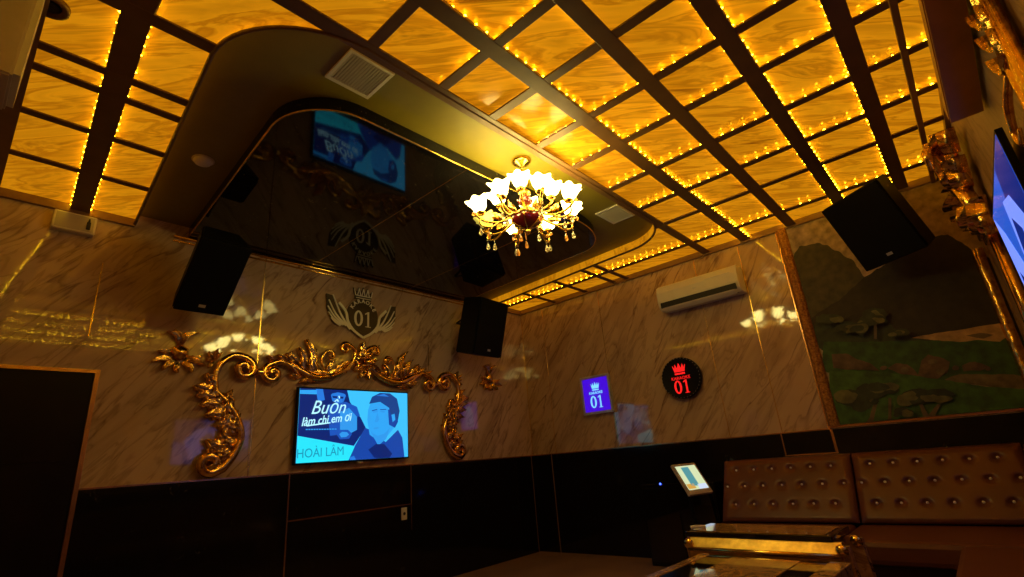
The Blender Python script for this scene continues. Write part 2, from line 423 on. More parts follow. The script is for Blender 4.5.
# ceiling grid: thin bars a few centimetres under the panels, bead lights lying on them out of sight
def beads(a, b, z, rad=0.0085, step=0.078):
    m = MB(); a, b = Vector((*a, z)), Vector((*b, z)); L = (b - a).length; n = max(2, int(L / step))
    m.mat('led_bead')
    for k in range(n):
        if random.random() < 0.03: continue
        p = a.lerp(b, (k + 0.5) / n); p = p + Vector((random.uniform(-1, 1), random.uniform(-1, 1), random.uniform(-1, 1))) * 0.002
        m.octa(p, rad * random.uniform(0.8, 1.2))
    m.mat('conduit'); m.tube([a.lerp(b, q / 16) - Vector((0, 0, 0.008)) for q in range(17)], 0.003, 5)
    return m
def bar(x0, x1, y0, y1, sides, skew=0.0):
    dz = 0.002 if (x1 - x0) > (y1 - y0) else 0.0
    m = MB(); m.box((x0, y0, H + dz), (x1, y1, H + 0.012 + dz), 0.003)
    sk = lambda x: skew * max(0.0, 1 - x / 2.45)
    if skew:
        bmesh.ops.bisect_plane(m.bm, geom=m.bm.verts[:] + m.bm.edges[:] + m.bm.faces[:], plane_co=(2.45, 0, 0), plane_no=(1, 0, 0))
        for v in m.bm.verts: v.co.y += sk(v.co.x)
    o = trim(m, 'grid_bar')
    zl = H + 0.026; g = 0.001
    for sd in sides:
        if sd == '-x': q = beads((x0 + g, y0 + 0.02), (x0 + g, y1 - 0.02), zl)
        if sd == '+x': q = beads((x1 - g, y0 + 0.02), (x1 - g, y1 - 0.02), zl)
        gy = g if skew else 0.013
        if sd == '-y': q = beads((x0 + 0.02, y0 + gy), (x1 - 0.02, y0 + gy), zl if skew else H + 0.019)
        if sd == '+y': q = beads((x0 + 0.02, y1 - g), (x1 - 0.02, y1 - g), zl)
        if skew:
            for v in q.bm.verts: v.co.y += sk(v.co.x)
        q.build('led_string', None, o)
for xc, wd, sides in ((0.69, .06, ()), (1.24, .06, ()), (1.70, .06, ()), (1.89, .06, ()), (2.42, .08, ())):
    a, b = in_tray_y(xc)
    bar(xc - wd / 2, xc + wd / 2, YF, a, sides)
    if xc < 2.3: bar(xc - wd / 2, xc + wd / 2, b, YB, sides)
for xc, sides in ((2.95, ()), (3.40, ('-x', '+x')), (3.875, ('-x',)), (4.355, ('-x', '+x')), (4.845, ('-x',))):
    wd = 0.10 if xc > 3 else 0.09
    bar(xc - wd / 2, xc + wd / 2, YF, YB, sides)
bar(0, XC, 0.265 - .06, 0.265 + .06, ('-y', '+y'), 0.175)
for i, yc in enumerate((1.17, 1.65, 2.07, 2.55, 2.98, 3.51, 4.05, 4.55, 5.27)):
    x0 = in_tray_x(yc); x0 = (x0 if x0 else 0.0); wd = 0.066
    bar(x0, XC, yc - wd / 2, yc + wd / 2, ('-y',) if i in (1, 3, 4, 5, 6, 8) else ())
# brown conduit along the ceiling beside the right wall
m = MB(); m.box((5.055, YF, H - 0.03), (5.09, YB, H - 0.001), 0.004); trim(m, 'conduit')
# perimeter mouldings
m = MB(); m.box((0, YF, H - 0.02), (0.03, 0.8, HP)); m.box((0, 5.04, H - 0.02), (0.03, YB, HP)); m.box((0.03, YB - 0.03, H - 0.02), (XC, YB, HP)); m.box((XC - 0.03, YF, H - 0.02), (XC, YB - 0.03, HP)); m.box((0.03, YF, H - 0.02), (XC - 0.03, -0.02, HP)); trim(m, 'conduit')
m = MB(); m.tube([(0.014, 1.09, H - 0.018), (0.014, 4.6, H - 0.018)], 0.014, 10); m.tube([(0.01, 1.09, H - 0.058), (0.01, 4.6, H - 0.058)], 0.010, 10); trim(m, 'gold_edge')
# wainscot of black granite
m = MB(); m.box((0, 0.74, 0), (0.015, YB - 0.015, ZW)); trim(m, 'black_granite')
m = MB(); m.box((0, YB - 0.015, 0), (XC, YB, ZW)); trim(m, 'black_granite')
m = MB(); m.box((XC - 0.015, YF, 0), (XC, YB - 0.015, ZW)); trim(m, 'black_granite')
m = MB(); m.box((0, 0.74, ZW), (0.02, YB - 0.015, ZW + 0.012)); m.box((0.02, YB - 0.02, ZW), (3.72, YB, ZW + 0.012)); trim(m, 'rose_gold')
# rose gold strips dividing the wainscot
m = MB()
for (y0, z0, y1, z1) in ((2.245, 0, 2.257, ZW), (2.257, 0.80, 3.60, 0.812), (3.60, 0.55, 3.612, 0.812)):
    m.box((0.015, y0, z0), (0.019, y1, z1))
trim(m, 'rose_gold')
a_, b_ = hit(783, 445, 1, YB - .018).x, hit(834, 445, 1, YB - .018).x
m = MB(); m.box((a_, YB - .02, .985), (a_ + .012, YB - .015, ZW)); m.box((b_, YB - .02, .985), (b_ + .022, YB - .015, ZW)); m.box((a_ + .012, YB - .02, .985), (b_, YB - .015, .997)); trim(m, 'rose_gold')
m = MB(); m.box((0.015, 3.606, 0.812), (0.017, 3.611, ZW)); m.box((0.015, 5.66, 0), (0.019, 5.668, ZW)); m.box((0.34, YB - 0.019, 0), (0.352, YB - 0.015, ZW)); trim(m, 'conduit')
# gold seams between the marble slabs
m = MB()
for y, z0, z1 in ((1.885, ZW, H), (0.64, 2.3, 2.9), (3.11, 2.1, 2.45), (3.9, 1.9, 2.6)): m.box((0, y, z0), (0.003, y + 0.008, z1))
trim(m, 'gold_edge')
m = MB()
for x, z0, z1 in ((0.005, ZW, H), (1.40, ZW, H), (2.77, ZW, H), (3.29, ZW, H), (0.42, ZW, H)): m.box((x, YB - 0.003, z0), (x + 0.006, YB, z1))
trim(m, 'gold_edge')
# door in the left wall
m = MB(); m.box((0.0, YF, 0), (0.014, 0.72, 2.02)); 
for k in range(3): m.box((0.014, -0.2, 0.12 + k * 0.64), (0.02, 0.6, 0.64 + k * 0.64))
d = struct('door_1', m, 'door_wood')
m = MB(); m.box((0, YF, 2.02), (0.03, 0.75, 2.045)); m.box((0, 0.722, 0), (0.03, 0.75, 2.02)); m.build('door_frame', 'rose_gold', d)

# gilt mouldings at the mural's edges
def knobby(x, w, z0, z1, seed, dp=0.05):
    m = MB(); n = 90; rnd = random.Random(seed)
    pl = []
    for i in range(n + 1):
        z = z0 + (z1 - z0) * i / n
        row = []
        for j in range(9):
            a = PI * j / 8
            k = 1 + 0.22 * noise.noise(Vector((j * 0.9, z * 14, seed)))
            row.append((x - math.cos(a) * w / 2 * (0.9 + 0.1 * k), YB - math.sin(a) * dp * k, z))
        pl.append([m.bm.verts.new(p) for p in row])
    for i in range(n):
        for j in range(8):
            f = m.bm.faces.new((pl[i][j], pl[i][j + 1], pl[i + 1][j + 1], pl[i + 1][j])); f.smooth = True
    return m
trim(knobby(3.765, 0.10, ZW + 0.03, H, 3), 'gilt_rough')
m = MB(); m.box((3.70, YB - 0.012, ZW), (3.712, YB, H)); m.box((3.712, YB - 0.014, ZW + .012), (XC, YB, ZW + 0.03)); trim(m, 'rose_gold')
m = knobby(5.17, 0.09, ZW + 0.03, 2.55, 9, 0.06); trim(m, 'gilt')

# ================================================================= MURAL on the back wall
mu = thing('mural', 'painted landscape mural with dark mountain, meadow and rocks on the back wall', 'mural', (4.5, YB, 1.25))
MO = Vector((4.5, YB, 1.25))
def wb(px, py): p = hit(px, py, 1, YB); return (p.x, p.z)
layer = [0]
def patch(name, pts, mat, jit=0.0, sub=1):
    layer[0] += 1; dd = 0.012 + layer[0] * 0.0011
    w = [wb(*p) for p in pts]; out = []
    n = len(w)
    for i in range(n):
        a, b = w[i], w[(i + 1) % n]
        L = math.hypot(b[0] - a[0], b[1] - a[1]); k = max(1, int(L / 0.02)) if jit else 1
        for q in range(k):
            t = q / k; x = a[0] + (b[0] - a[0]) * t; z = a[1] + (b[1] - a[1]) * t
            j = jit * noise.noise(Vector((x * 18, z * 18, layer[0]))) if (q or jit) else 0
            out.append((min(max(x + j * 0.6, 3.815), 5.225), min(max(z + j, 1.235), 3.26)))
    m = MB(); m.prism(out, lambda u, v, d: (u - MO.x, -d, v - MO.z), dd - 0.001, dd)
    bmesh.ops.triangulate(m.bm, faces=[f for f in m.bm.faces if len(f.verts) > 4])
    return m.build(name, mat, mu)
m = MB(); m.box((3.815 - MO.x, -0.012, 1.232 - MO.z), (5.225 - MO.x, 0, 3.262 - MO.z)); m.build('sky', 'm_sky', mu)
patch('hill', [(790, 262), (800, 246), (818, 243), (838, 250), (856, 264), (872, 290), (880, 345), (815, 345)], 'm_hill', 0.02)
patch('mountain', [(808, 345), (812, 318), (840, 300), (864, 278), (890, 262), (926, 240), (948, 234), (972, 250), (1000, 262), (1030, 300), (1030, 345)], 'm_mount_shadow', 0.02)  # dark shape paints in the loudspeaker's cast shadow along with the mountain
patch('forest', [(815, 350), (816, 318), (830, 316), (838, 324), (858, 322), (868, 312), (882, 314), (892, 326), (905, 336), (940, 340), (940, 352)], 'm_forest', 0.03)
patch('meadow', [(822, 372), (824, 342), (860, 342), (920, 341), (1040, 336), (1040, 384), (940, 384)], 'm_meadow', 0.012)
patch('sandbank', [(912, 338), (932, 334), (966, 329), (990, 325), (1006, 323), (1008, 336), (1000, 342), (978, 340), (960, 342), (944, 341), (928, 340)], 'm_sand', 0.006)
patch('sandbank_shade', [(966, 336), (980, 333), (994, 335), (984, 339)], 'm_trunk', 0.004)
patch('path', [(945, 379), (960, 374), (985, 374), (1040, 376), (1040, 388), (1012, 390), (985, 385), (955, 384)], 'm_path', 0.01)
patch('rock', [(832, 354), (846, 354), (858, 359), (872, 364), (880, 371), (862, 370), (848, 370), (834, 368)], 'm_rock', 0.012)
patch('rock', [(888, 368), (896, 364), (908, 364), (914, 370), (920, 376), (900, 374)], 'm_rock', 0.01)
patch('rock', [(918, 376), (922, 360), (928, 355), (938, 357), (950, 362), (948, 372), (938, 379), (926, 378)], 'm_rock', 0.014)
patch('rock', [(962, 366), (970, 362), (982, 364), (990, 368), (978, 371), (964, 371)], 'm_rock', 0.01)
for rx, ry, rw in ((838, 361, 8), (850, 363, 9), (862, 366, 8), (884, 368, 6), (905, 370, 7), (933, 362, 8), (941, 372, 8), (956, 368, 6), (974, 365, 7), (988, 369, 5), (926, 372, 6)):
    patch('rock', [(rx + rw * .6 * math.cos(k * PI / 4 + .3), ry + rw * .38 * math.sin(k * PI / 4 + .3)) for k in range(8)], 'm_path' if rx % 2 else 'm_rock', 0.01)
patch('grass', [(832, 430), (830, 372), (850, 370), (900, 374), (940, 380), (985, 387), (1040, 390), (1040, 424)], 'm_grass', 0.01)
def fan_tree(nm, cx_, cy_, w, h, mat, trunk):
    n = 14; rt = random.Random(int(cx_ * 7 + cy_)); lob = []
    for q in range(5):
        ox, oy, sw = rt.uniform(-.32, .32) * w, rt.uniform(-.3, .3) * h, rt.uniform(.35, .6)
        lob.append([(cx_ + ox + w * sw / 2 * math.cos(2 * PI * k / n), cy_ + oy + h * sw / 2 * math.sin(2 * PI * k / n)) for k in range(n)])
    pts = [(cx_ + w / 2 * math.cos(2 * PI * k / n), cy_ + h / 2 * math.sin(2 * PI * k / n) * (0.5 if math.sin(2 * PI * k / n) > 0 else 1)) for k in range(n)]
    if trunk: patch('tree_trunk', trunk, 'm_trunk', 0.003)
    patch(nm, pts, 'm_dleaf', 0.03)
    for q, L in enumerate(lob): patch(nm, L, 'm_leaf' if (mat == 'm_leaf') == (q % 4 > 0) else 'm_forest', 0.022)
fan_tree('tree_crown', 858, 401, 44, 24, 'm_dleaf', [(868, 425), (874, 404), (878, 404), (873, 425)])
fan_tree('tree_crown', 878, 391, 44, 16, 'm_leaf', [(889, 425), (889, 398), (892, 398), (892, 425)])
fan_tree('tree_crown', 917, 399, 34, 20, 'm_dleaf', [(926, 424), (920, 405), (923, 404), (929, 415), (938, 404), (941, 405), (931, 424)])
fan_tree('tree_crown', 936, 396, 40, 14, 'm_leaf', None)
fan_tree('tree_crown', 876, 316, 26, 14, 'm_leaf', [(875, 340), (875, 322), (878, 322), (878, 340)])
fan_tree('tree_crown', 874, 322, 30, 10, 'm_dleaf', None)
fan_tree('tree_crown', 852, 330, 30, 14, 'm_leaf', None)
fan_tree('tree_crown', 900, 335, 22, 9, 'm_dleaf', None)
fan_tree('tree_crown', 905, 412, 20, 10, 'm_dleaf', None)
fan_tree('tree_crown', 832, 321, 26, 12, 'm_dleaf', None)

# ================================================================= TELEVISION on the left wall
TX = 0.085
tv = thing('television', 'flat television showing blue music video of a man in cap, under gilt scrollwork', 'television', (0.0, 2.94, 1.64))
TO = Vector((0.0, 2.94, 1.64)); y0, y1, z0, z1 = 2.255, 3.535, 1.275, 1.99
m = MB(); m.box((0.035, y0 - TO.y, z0 - TO.z), (TX - 0.004, y1 - TO.y, z1 - TO.z), 0.006); m.build('casing', 'speaker_black', tv)
m = MB(); m.box((0.0, -0.2, -0.15), (0.035, 0.2, 0.15)); m.build('wall_mount', 'bracket_black', tv)
m = MB(); m.box((0.055, -0.03, z0 - TO.z - 0.018), (TX - 0.01, 0.03, z0 - TO.z)); m.build('sensor_tab', 'silver', tv)
b = 0.016; sy0, sy1, sz0, sz1 = y0 + b, y1 - b, z0 + b, z1 - b
m = MB(); m.box((TX - 0.004, sy0 - TO.y, sz0 - TO.z), (TX, sy1 - TO.y, sz1 - TO.z)); screen = m.build('screen', 'scr_sky', tv)
def clip(poly, lo, hi, ax):
    def cut(P, keep, val):
        o = []
        for i in range(len(P)):
            a, b_ = P[i], P[(i + 1) % len(P)]; ka, kb = keep(a[ax]), keep(b_[ax])
            if ka: o.append(a)
            if ka != kb:
                t = (val - a[ax]) / (b_[ax] - a[ax]); o.append(tuple(a[k] + (b_[k] - a[k]) * t for k in (0, 1)))
        return o
    P = cut(poly, lambda v: v >= lo, lo)
    return cut(P, lambda v: v <= hi, hi) if P else P
sl = [0]
def spatch(pts, mat, name='picture'):     # shape in the broadcast picture, from zoomed coordinates of the photo
    sl[0] += 1; w = []
    for u, v in pts:
        p = hit(280 + u / 5.015, 370 + v / 5.015, 0, TX); w.append((p.y, p.z))
    w = clip(clip(w, sy0, sy1, 0), sz0, sz1, 1)
    if len(w) < 3: return
    m = MB(); d = TX + 0.0004 * sl[0]; m.prism(w, lambda a, c, q: (q, a - TO.y, c - TO.z), d, d + 0.0003)
    bmesh.ops.triangulate(m.bm, faces=[f for f in m.bm.faces if len(f.verts) > 4]); m.build(name, mat, screen)
spatch([(85, 90), (345, 95), (400, 230), (430, 290), (370, 380), (60, 325)], 'scr_navy')
spatch([(180, 95), (215, 95), (225, 150), (190, 160)], 'scr_mid')
spatch([(100, 100), (185, 100), (185, 122), (100, 120)], 'scr_skin')
spatch([(335, 95), (470, 100), (440, 190), (400, 235), (350, 160)], 'scr_sky')
spatch([(252, 112), (280, 100), (318, 104), (330, 130), (318, 160), (290, 172), (262, 155)], 'scr_mid')
spatch([(250, 130), (245, 108), (275, 95), (330, 98), (334, 125), (318, 118), (290, 112), (262, 118)], 'scr_navy')
spatch([(262, 130), (288, 132), (286, 142), (264, 140)], 'scr_navy')
spatch([(292, 133), (318, 134), (316, 144), (294, 143)], 'scr_navy')
spatch([(235, 175), (330, 160), (385, 185), (400, 230), (350, 250), (340, 320), (250, 330)], 'scr_blue')
spatch([(300, 210), (345, 190), (385, 235), (385, 300), (330, 330), (300, 300)], 'scr_shade')
spatch([(280, 320), (300, 300), (340, 300), (360, 320), (345, 345), (300, 348)], 'scr_blue')
spatch([(296, 322), (310, 310), (335, 312), (345, 324), (330, 336), (305, 338)], 'scr_shade')
spatch([(55, 325), (375, 385), (330, 480), (55, 480)], 'scr_cyan')
spatch([(330, 480), (375, 380), (425, 290), (450, 300), (480, 380), (520, 370), (590, 300), (612, 340), (625, 460)], 'scr_jacket')
spatch([(440, 200), (455, 160), (500, 140), (555, 165), (560, 240), (570, 290), (530, 340), (490, 378), (470, 340), (448, 325), (436, 250)], 'scr_skin')
spatch([(540, 200), (585, 185), (590, 260), (575, 290), (545, 275)], 'scr_jacket')
spatch([(445, 170), (460, 135), (500, 115), (550, 118), (585, 145), (598, 205), (590, 250), (560, 245), (545, 190), (500, 160)], 'scr_cap')
spatch([(480, 130), (520, 120), (545, 135), (515, 132)], 'scr_mid')
spatch([(462, 208), (486, 202), (490, 210), (466, 216)], 'scr_shade')
spatch([(500, 204), (524, 206), (524, 214), (502, 212)], 'scr_shade')
spatch([(466, 290), (490, 286), (494, 294), (470, 298)], 'scr_shade')
spatch([(500, 197), (530, 196), (531, 200), (500, 201)], 'scr_jacket'); spatch([(458, 203), (484, 196), (486, 200), (459, 207)], 'scr_jacket')
spatch([(486, 212), (494, 250), (486, 262), (472, 262), (480, 255), (484, 240)], 'scr_shade'); spatch([(556, 225), (572, 220), (576, 250), (562, 262)], 'scr_skin'); spatch([(448, 300), (462, 318), (486, 330), (520, 320), (548, 290), (530, 345), (492, 378), (470, 345)], 'scr_shade')
spatch([(478, 372), (520, 372), (560, 420), (540, 450), (470, 440), (440, 400)], 'scr_navy')
spatch([(345, 440), (368, 430), (378, 450), (352, 458)], 'scr_mid')
spatch([(130, 277), (250, 262), (250, 268), (130, 284)], 'scr_text')
for k in range(12): spatch([(126 + k * 13, 296 - k * .2), (136 + k * 13, 296 - k * .2), (136 + k * 13, 302 - k * .2), (126 + k * 13, 302 - k * .2)], 'scr_shade')
def stext(txt, u, v, size, mat, shear=0.0, rot=0.0, bold=0.0, xs=1.0, parent=screen):
    p = hit(280 + u / 5.015, 370 + v / 5.015, 0, TX)
    M = Matrix.Translation((TX + 0.0125, p.y - TO.y, p.z - TO.z)) @ Matrix.Rotation(rot, 4, 'X') @ FR_LEFT
    return text_mesh(txt, size, 0.0004, 'lettering', mat, parent, M, shear=shear, bold=bold, xs=xs)
stext('Buồn', 238, 190, 0.185, 'scr_text', 0.4, 0.04, 0.0, 0.92)
stext('làm chi em ơi', 232, 250, 0.112, 'scr_text', 0.35, 0.10, 0.0015, 0.85)
stext('HOÀI LÂM', 203, 415, 0.117, 'scr_teal', 0, 0.02, 0.0, 0.88)

# ================================================================= GILT SCROLLWORK over the television
GL = Vector((0.012, 2.93, 1.25))
def wa(px, py): p = hit(px, py, 0, 0.03); return (p.y, p.z)
NX = Vector((1, 0, 0))
def leaf(mb, base, tip, width, bend=0.0, lift=0.05, lobes=4, wall=None, nrm=NX):
    # carved acanthus leaf: pointed, serrated, ribbed, sickle-bent, its tip curling off the wall
    base, tip = Vector(base), Vector(tip); d = tip - base; L = d.length; t = d.normalized(); sd = nrm.cross(t).normalized()
    n = 4 * lobes; rows = []
    for i in range(n + 1):
        s_ = i / n
        c = base + t * (L * s_) + sd * (bend * L * math.sin(PI * s_))
        ph = (s_ * lobes) % 1.0 if i < n else 1.0
        env = width * 0.5 * (min(1, s_ * 3.2 + .35) * (1 - s_) ** 0.55) * (1.18 - 0.55 * ph)
        if i == n: env = width * 0.015
        h = lift * (0.35 + 0.65 * math.sin(PI * (0.10 + 0.62 * s_))) + 0.022 * s_ * s_
        row = []
        for j, (a, hh) in enumerate(((-1, 0.10), (-0.66, 0.80), (-0.33, 0.50), (0, 1.12), (0.33, 0.50), (0.66, 0.80), (1, 0.10))):
            row.append(mb.bm.verts.new(c + sd * (env * a) + t * (env * abs(a) * .55) + nrm * (h * hh + 0.004)))
        rows.append(row)
    back = [[mb.bm.verts.new(r[k].co - nrm * (r[k].co - base).dot(nrm)) for k in (0, -1)] for r in rows]
    for i in range(n):
        for j in range(6):
            f = mb.bm.faces.new((rows[i][j], rows[i][j + 1], rows[i + 1][j + 1], rows[i + 1][j])); f.smooth = True
        mb.bm.faces.new((back[i][0], rows[i][0], rows[i + 1][0], back[i + 1][0]))
        mb.bm.faces.new((rows[i][6], back[i][1], back[i + 1][1], rows[i + 1][6]))
def P3(p, off=0.03, O=GL): return Vector((off, p[0] - O.y, p[1] - O.z))
def scrollwork(parent, to3, nrm, mirror):
    def T(px, py, off=0.03):
        y, z = wa(px, py)
        if mirror: y = 2 * 2.93 - y
        return to3(y, z, off)
    def spiral(px, py, r, turns, a0, sgn=1):
        y, z = wa(px, py); out = []
        if mirror: y = 2 * 2.93 - y; sgn = -sgn; a0 = PI - a0
        for k in range(26):
            t = k / 25; a = a0 + sgn * turns * 2 * PI * t; rr = r * (1 - 0.82 * t)
            out.append(to3(y + rr * math.cos(a), z + rr * math.sin(a), 0.03 + 0.02 * t))
        return out
    def S(pts, radii, name='scroll', extra=None):
        P = smooth_path(pts, 5) + (extra or [])
        m = MB(); m.tube(P, lerp_r(radii, len(P)), 10, (nrm, 0.75)); m.build(name, 'gilt', parent)
    def Lf(b, t, w, bend=0.0, lift=0.05, lobes=4):
        m = MB(); leaf(m, T(*b, 0.0), T(*t, 0.0), w, -bend if mirror else bend, lift, lobes, nrm=nrm); m.build('acanthus_leaf', 'gilt', parent)
    # outer stem rising from the big leaf and rolling over at the top
    S([T(216, 396), T(214, 378), T(220, 364), T(233, 356), T(245, 358)], [.022, .03, .034, .036, .032], extra=spiral(243, 369, .095, 1.3, 1.2, -1))
    # long C body down to the lower volute
    S([T(216, 392), T(226, 402), T(236, 418), T(240, 436), T(233, 454), T(222, 468)], [.02, .028, .036, .042, .042, .036], extra=spiral(209, 463, .085, 1.2, -0.9, -1))
    # leaves of the C body
    for b, t, w, bd in (((218, 404), (193, 386), .13, -.15), ((224, 410), (195, 395), .13, -.18), ((228, 416), (199, 405), .13, -.2), ((232, 424), (203, 416), .12, -.2),
                        ((236, 434), (214, 424), .11, -.15), ((236, 440), (205, 440), .13, .2), ((234, 450), (206, 449), .12, .25), ((216, 392), (204, 374), .08, -.1),
                        ((232, 408), (230, 390), .08, .12), ((237, 424), (227, 400), .13, .15), ((239, 440), (226, 412), .13, .15), ((236, 454), (221, 430), .12, .1),
                        ((230, 464), (214, 452), .11, -.2), ((224, 404), (212, 388), .11, .1), ((240, 436), (238, 414), .09, .15)):
        Lf(b, t, w * 1.35, bd, .07, 4)
    # small flower outside the stem
    for b, t in (((214, 361), (208, 352)), ((214, 361), (206, 359)), ((214, 361), (208, 368)), ((216, 360), (217, 349)), ((214, 361), (222, 352))): Lf(b, t, .05, 0, .035, 2)
    # second scroll running in to the crest
    S([T(297, 375), T(290, 367), T(281, 362), T(271, 364)], [.02, .032, .034, .032], extra=spiral(271, 374, .085, 1.25, 2.0, 1))
    S([T(256, 372), T(262, 373), T(270, 371)], [.03, .036, .026], 'collar')
    S([T(283, 362), T(297, 369), T(312, 377), T(328, 377), T(342, 371), T(352, 360)], [.018, .03, .04, .036, .03, .018])
    for b, t, w, bd in (((298, 370), (284, 354), .07, -.15), ((304, 373), (297, 348), .09, -.15), ((311, 376), (305, 340), .11, -.15), ((318, 378), (314, 350), .10, .1),
                        ((303, 376), (288, 374), .06, .1), ((322, 380), (346, 372), .09, .15), ((290, 366), (276, 355), .06, -.1), ((316, 381), (298, 383), .06, -.1),
                        ((328, 378), (334, 360), .07, .15), ((310, 372), (330, 378), .09, .1), ((286, 361), (290, 352), .04, 0), ((334, 376), (350, 362), .07, .15), ((274, 362), (266, 356), .04, 0)):
        Lf(b, t, w * 1.25, bd, .06, 3)
    S([T(323, 370), T(320, 360), T(325, 352)], [.012, .022, .016], extra=spiral(329, 356, .05, 0.9, 2.2, -1))
    S([T(344, 373), T(352, 362), T(354, 352), T(349, 346)], [.016, .028, .026, .018], extra=spiral(344, 349, .06, 1.1, 0.6, 1))
gf = thing('gilt_scrollwork', 'gold rococo scrollwork arch with acanthus leaves on the left wall around the television', 'wall ornament', GL)
to_left = lambda y, z, off: Vector((off + (.012 if off else 0), y - GL.y, z - GL.z))
scrollwork(gf, to_left, NX, False); scrollwork(gf, to_left, NX, True)
# crest in the middle
m = MB()
for a in range(8):
    an = PI * 2 * a / 8 + .3; c = P3(wa(364, 365), 0)
    leaf(m, c, c + Vector((0, math.cos(an) * .15, math.sin(an) * .17)), .11, .1, .07, 3)
leaf(m, P3(wa(362, 362), 0), P3(wa(361, 343), 0), .12, 0, .08, 3); leaf(m, P3(wa(366, 365), 0), P3(wa(377, 346), 0), .09, .1, .07, 3)
m.build('crest_leaves', 'gilt', gf)
m = MB(); c = P3(wa(365, 363), .08); m.ball(c, .045, 2, (.7, 1, 1))
for k in range(5):
    an = 2 * PI * k / 5; m.ball(c + Vector((-.01, .07 * math.cos(an), .07 * math.sin(an))), .028, 2)
m.build('crest_rosette', 'gilt', gf)

def side_spray(cy_, cz_, label, s_=1.0):
    o = thing('gilt_spray', label, 'wall ornament', (0.012, cy_, cz_), group='small gilt sprays beside the arch')
    m = MB()
    for a, L in ((200, .2), (235, .17), (270, .15), (305, .17), (340, .2), (20, .16), (160, .16)):
        an = math.radians(a); b = Vector((0, .05 * math.cos(an), -.05 + .03 * math.sin(an))); leaf(m, b, b + Vector((0, math.cos(an) * L * s_, math.sin(an) * L * s_ * .8)), .085 * s_, .15 * (1 if a > 270 else -1), .05, 3)
    m.build('lower_leaves', 'gilt', o)
    m = MB()
    for a, L in ((120, .18), (60, .18), (90, .13), (45, .22), (138, .2)):
        an = math.radians(a); b = Vector((0, 0, .06)); leaf(m, b, b + Vector((0, math.cos(an) * L * s_, math.sin(an) * L * s_)), .07 * s_, .2 * (1 if a < 90 else -1), .05, 3)
    m.build('upper_leaves', 'gilt', o)
    m = MB(); m.lathe([(0.09 * s_, 0), (.085 * s_, .02), (.05 * s_, .045), (0.0, .05)], (0, 0, 0), 18, 6, .08, Matrix(((0, 0, 1), (0, 1, 0), (-1, 0, 0)))); m.build('shell', 'gilt', o)
side_spray(1.25, 2.23, 'small gold leaf spray on marble left of the arch, below the left loudspeaker', .78)
side_spray(4.92, 2.24, 'small gold leaf spray on marble right of the arch, below the corner loudspeaker', .75)

# ================================================================= EMBLEM on the left wall
EO = Vector((0.012, 2.97, 2.80))
em = thing('winged_emblem', 'brown and silver KARAOKE 01 emblem with crown and wings above the gilt arch', 'wall sign', EO)
def disc(m, cy_, cz_, r, d0, d1, n=28, sy=1.0):
    m.prism([(cy_ + r * sy * math.cos(2 * PI * k / n), cz_ + r * math.sin(2 * PI * k / n)) for k in range(n)], lambda u, v, d: (d, u, v), d0, d1)
def stroke2(m, pts, w, d0, d1, ws=None):
    P = [Vector((p[0], p[1], 0)) for p in smooth_path([(a, b, 0) for a, b in pts], 5)]; n = len(P); L = []; Rr = []
    for i, p in enumerate(P):
        d = (P[min(i + 1, n - 1)] - P[max(i - 1, 0)]).normalized(); q = Vector((-d.y, d.x, 0)); ww = (ws[0] + (ws[1] - ws[0]) * i / (n - 1)) if ws else w
        L.append(p + q * ww / 2); Rr.append(p - q * ww / 2)
    vs = lambda p, d: m.bm.verts.new((d, p.x, p.y))
    A = [vs(p, d1) for p in L]; B = [vs(p, d1) for p in Rr]; A0 = [vs(p, d0) for p in L]; B0 = [vs(p, d0) for p in Rr]
    for i in range(n - 1):
        for q in ((A[i], B[i], B[i + 1], A[i + 1]), (A0[i], A[i], A[i + 1], A0[i + 1]), (B[i], B0[i], B0[i + 1], B[i + 1])): m.bm.faces.new(q)
m = MB(); disc(m, 0, .02, .19, 0, .02)
m.prism([(-.19, .02), (-.10, -.16), (0, -.24), (.10, -.16), (.19, .02)], lambda u, v, d: (d, u, v), 0, .019); m.build('shield', 'emblem_brown', em)
for sgn in (-1, 1):
    m = MB(); m.prism([(sgn * .08, -.20), (sgn * .20, -.13), (sgn * .36, -.10), (sgn * .43, .04), (sgn * .44, .20), (sgn * .37, .19), (sgn * .28, .06), (sgn * .19, .0)], lambda u, v, d: (d, u, v), 0, .016)
    m.build('wing_backing', 'emblem_brown', em)
    m = MB()
    for tip, mid, end, w in (((.37, .20), (.27, -.01), (.155, -.16), .030), ((.415, .135), (.33, -.01), (.205, -.125), .024), ((.425, .065), (.35, -.035), (.235, -.12), .024), ((.415, 0), (.35, -.07), (.26, -.125), .022), ((.385, -.06), (.34, -.10), (.275, -.135), .018)):
        stroke2(m, [(sgn * tip[0], tip[1]), (sgn * mid[0], mid[1]), (sgn * end[0], end[1])], .02, .016, .026, (.010, w))
    stroke2(m, [(sgn * .30, .12), (sgn * .215, .03), (sgn * .185, -.08), (sgn * .11, -.17), (0, -.235)], .03, .016, .030, (.030, .026))
    m.build('wing', 'emblem_silver', em)
m = MB()
m.prism([(-.10, .20), (.10, .20), (.105, .235), (-.105, .235)], lambda u, v, d: (d, u, v), 0, .02)
m.prism([(-.105, .24), (.105, .24), (.125, .33), (.075, .285), (.055, .345), (.02, .285), (0, .355), (-.02, .285), (-.055, .345), (-.075, .285), (-.125, .33)], lambda u, v, d: (d, u, v), 0, .02)
m.build('crown', 'emblem_brown', em)
m = MB()
stroke2(m, [(-.10, .245), (-.115, .315)], .01, .02, .026); stroke2(m, [(.10, .245), (.115, .315)], .01, .02, .026)
for y in (-.055, 0, .055): stroke2(m, [(y - .02, .25), (y, .33)], .01, .02, .026); stroke2(m, [(y + .02, .25), (y, .33)], .01, .02, .026)
